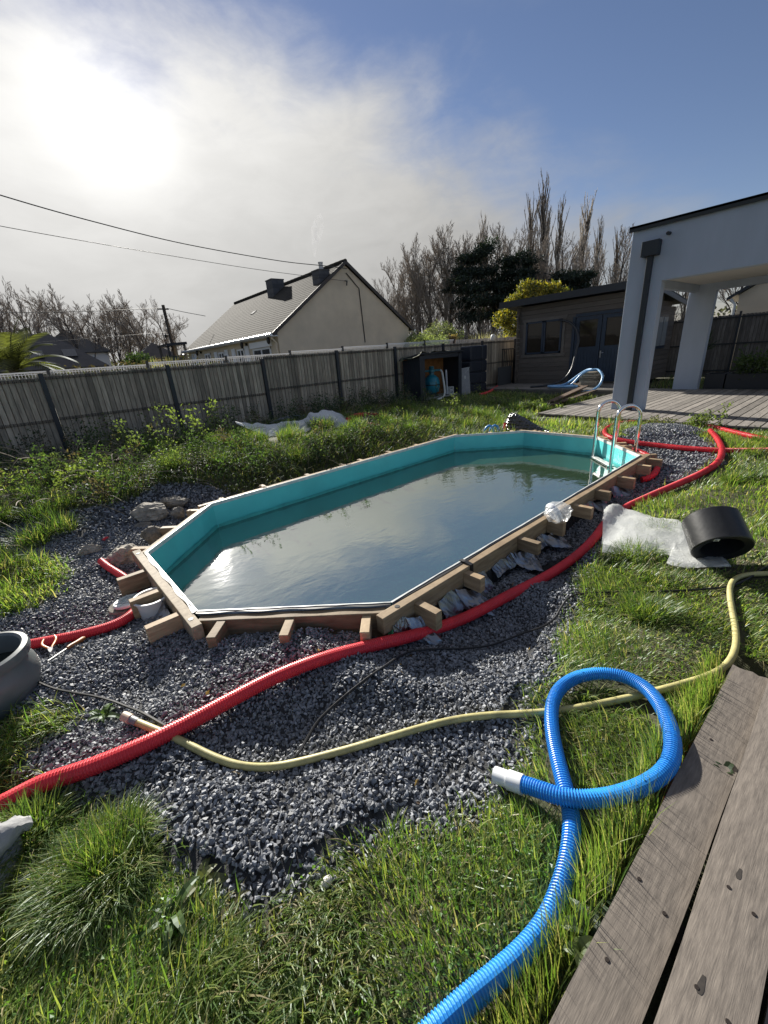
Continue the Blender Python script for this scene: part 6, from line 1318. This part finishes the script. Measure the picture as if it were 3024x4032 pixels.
    tr = [(a([22.2, 13.5, -.2]), a([22.2, 13.5, 1.5]), .1, .08)]+[(a([22.2, 13.5, 1.5]), a(l[:3]), .06, .02) for l in lob]
    bush('mimosa_tree', 'mimosa in yellow blossom rising behind the grey shed', 'tree', lob, 11000, .085, [(.33, .26, .03), (.26, .22, .03), (.10, .12, .03), (.38, .30, .04), (.08, .09, .03)], m_mim, tr)
    bush('hedge', 'rounded pale green shrub beside the cream gable', 'shrub', [(16.75, 17.15, 1.75, .55, .55, .62), (17.25, 16.65, 1.7, .55, .55, .6), (17.75, 16.1, 1.6, .45, .5, .55), (17.2, 16.6, .7, .9, .9, .9)], 9000, .055, [(.22, .25, .12), (.15, .19, .08), (.27, .29, .15)], m_leaf)
    bush('bramble_hedge', 'brownish bramble hedge behind the left end of the wooden fence', 'hedge', [(1.2, 13.2, 1.15, 1.0, .5, .45), (2.6, 13.6, 1.2, 1.0, .5, .45), (3.9, 13.8, 1.2, .8, .5, .5), (4.9, 14.0, 1.1, .7, .5, .45), (2.6, 13.4, .4, 2.2, .6, .8)], 7000, .06, [(.05, .036, .024), (.035, .04, .018), (.06, .045, .028)], m_leaf)
    bush('evergreen_shrub', 'dark green rounded shrub before the bare trees left of the pole', 'shrub', [(5.6, 30, 1.9, .9, .7, .6), (5.9, 30, 1.0, .9, .7, 1.0)], 4000, .09, [(.03, .055, .02), (.045, .065, .025)], m_leaf)
    bush('shrub', 'grey twiggy shrub between the pale hedge and the wood', 'shrub', [(20.5, 18.7, 1.9, 1.3, 1.3, 1.1), (19.5, 19.5, 1.3, 1, 1, 1)], 7000, .075, [(.13, .14, .10), (.09, .11, .06), (.17, .17, .12)], m_leaf)
    # dried ornamental grass tops over the old board fence
    t = thing('pampas_grass', 'dry pale ornamental grass behind the old boards by the shed', 'grass clump', (17.0, 12.6, -.1)); n = 700; x = 16.2+2.2*nr.random(n); y = 12.3+.8*nr.random(n); V, Q, T, C = blades(np.stack([x, y, np.full(n, .6)], 1), 1.0+.6*nr.random(n), .018+.01*nr.random(n), .2+.6*nr.random(n), nr.random(n)*6.28, np.tile((.36, .32, .24), (n, 1))*(.7+.6*nr.random((n, 1))), 4); bulk('blades', V, [Q, T], m_leaf, t, col=C)
    t = thing('pampas_grass', 'dry reed plumes over the mesh fence beside the dark green cover', 'grass clump', (4.5, 14.5, -.1)); n = 420; x = 2.95+.8*nr.random(n); y = 14.3+.4*nr.random(n); V, Q, T, C = blades(np.stack([x, y, np.full(n, .7)], 1), .6+.55*nr.random(n), .018+.01*nr.random(n), .1+.4*nr.random(n), nr.random(n)*6.28, np.tile((.30, .27, .18), (n, 1))*(.7+.6*nr.random((n, 1))), 4); bulk('blades', V, [Q, T], m_leaf, t, col=C)
    t = thing('planter_pot', 'round planter with brown dried plant standing behind the fence top', 'planter', (12.9, 11.1, 0)); mb = MB(); mb.lathe([(.0, 1.45), (.09, 1.45), (.11, 1.7), (.1, 1.7)], (12.9, 11.1, 0), 16); mb.box((12.9, 11.1, .7), (.1, .1, 1.5)); mb.build('pot', M('terracotta', (.3, .15, .07), .8), t); P = np.array([12.9, 11.1, 1.76])+nr.normal(size=(500, 3))*[.08, .08, .045]; V, F, C = leaves(P, .03, (.2, .14, .07), .4); bulk('dried_plant', V, [F], m_leaf, t, col=C)
    # brushwood filling the foot of the wood
    S = []; parts = []
    for k in range(5200):
        u = nr.random(); c = lerp((27.5, 34.5, 0), (43, 13.5, 0), u)+np.array([nr.normal(0, .9), nr.normal(0, .9), 0]); h = (.8+2.2*nr.random())*(.6+.6*vnoise(np.array([u*20]), np.array([1.]), 4)[0]); p = c.copy(); p[2] = nr.random()*1.6-.1; d = np.array([nr.normal(0, .35), nr.normal(0, .35), 1.])
        for j in range(3): d = d+nr.normal(0, .25, 3); d /= np.linalg.norm(d); q = p+d*h/3; S.append((p, q, .022, .014)); p = q
    V, F = segs_mesh(S); o = bulk('brushwood', V, [F], m_twig, tone=np.full(len(V), .5)); tag(o, kind='stuff')
    n = 15000; u = nr.random(n); c = np.array([(27.5, 34.5, 0)])*(1-u)[:, None]+np.array([(43, 13.5, 0)])*u[:, None]; z = 2.6*nr.random(n)**1.3*(.5+.8*vnoise(u*16, u*0, 6)); P = c+nr.normal(size=(n, 3))*[.8, .8, 0]; P[:, 2] = z; V, F, C = leaves(P, .13, (.045, .052, .03), .5, 1.4); o = bulk('thicket', V, [F], m_leaf, col=C); tag(o, kind='stuff')
    # far wooded horizon
    n = 9000; az = -.9+2.9*nr.random(n); D = 150+20*nr.random(n); P = np.stack([np.sin(az)*D, np.cos(az)*D, 7.5*nr.random(n)*(.5+.7*vnoise(az*14, az*0, 3))], 1); V, F, C = leaves(P, .9, (.05, .05, .042), .4, 1.3); o = bulk('distant_woods', V, [F], m_leaf, col=C); tag(o, kind='stuff')
    # fan palm at the left edge
    t = thing('palm', 'fan of bright palm fronds behind the fence at the left edge', 'palm', (-.05, 13, -.1)); V = []; F = []; C = []
    for k in range(24):
        a_ = k*2.399; e = 1.25-.95*(k/24)+.2*nr.random(); L = 1.0+.35*nr.random(); p = a([-.1, 13, 1.55]); d = a([math.cos(a_)*math.cos(e), math.sin(a_)*math.cos(e), math.sin(e)])
        for j in range(22):
            q = p+d*L/22; d = d+a([0, 0, -.075]); d /= np.linalg.norm(d); s = np.cross(d, [0, 0, 1.]); s /= np.linalg.norm(s)+1e-9
            for sg in (-1, 1):
                o = len(V); ll = .40*math.sin(math.pi*(j+1.5)/24)**.6; tip = q+s*sg*ll*.75+d*ll*.55-a([0, 0, .14*ll]); V.extend([p, q, tip]); F.append((o, o+1, o+2)); C.extend([a((.075, .08, .028))*(.5+.9*nr.random())]*3)
            p = q
    bulk('fronds', V, [np.array(F)], m_leaf, t, col=np.array(C)); mb = MB(); mb.tube([(-.1, 13, -.2), (-.1, 13, 1.6)], [.16, .13], 10); mb.build('trunk', m_bark, t)
trees()
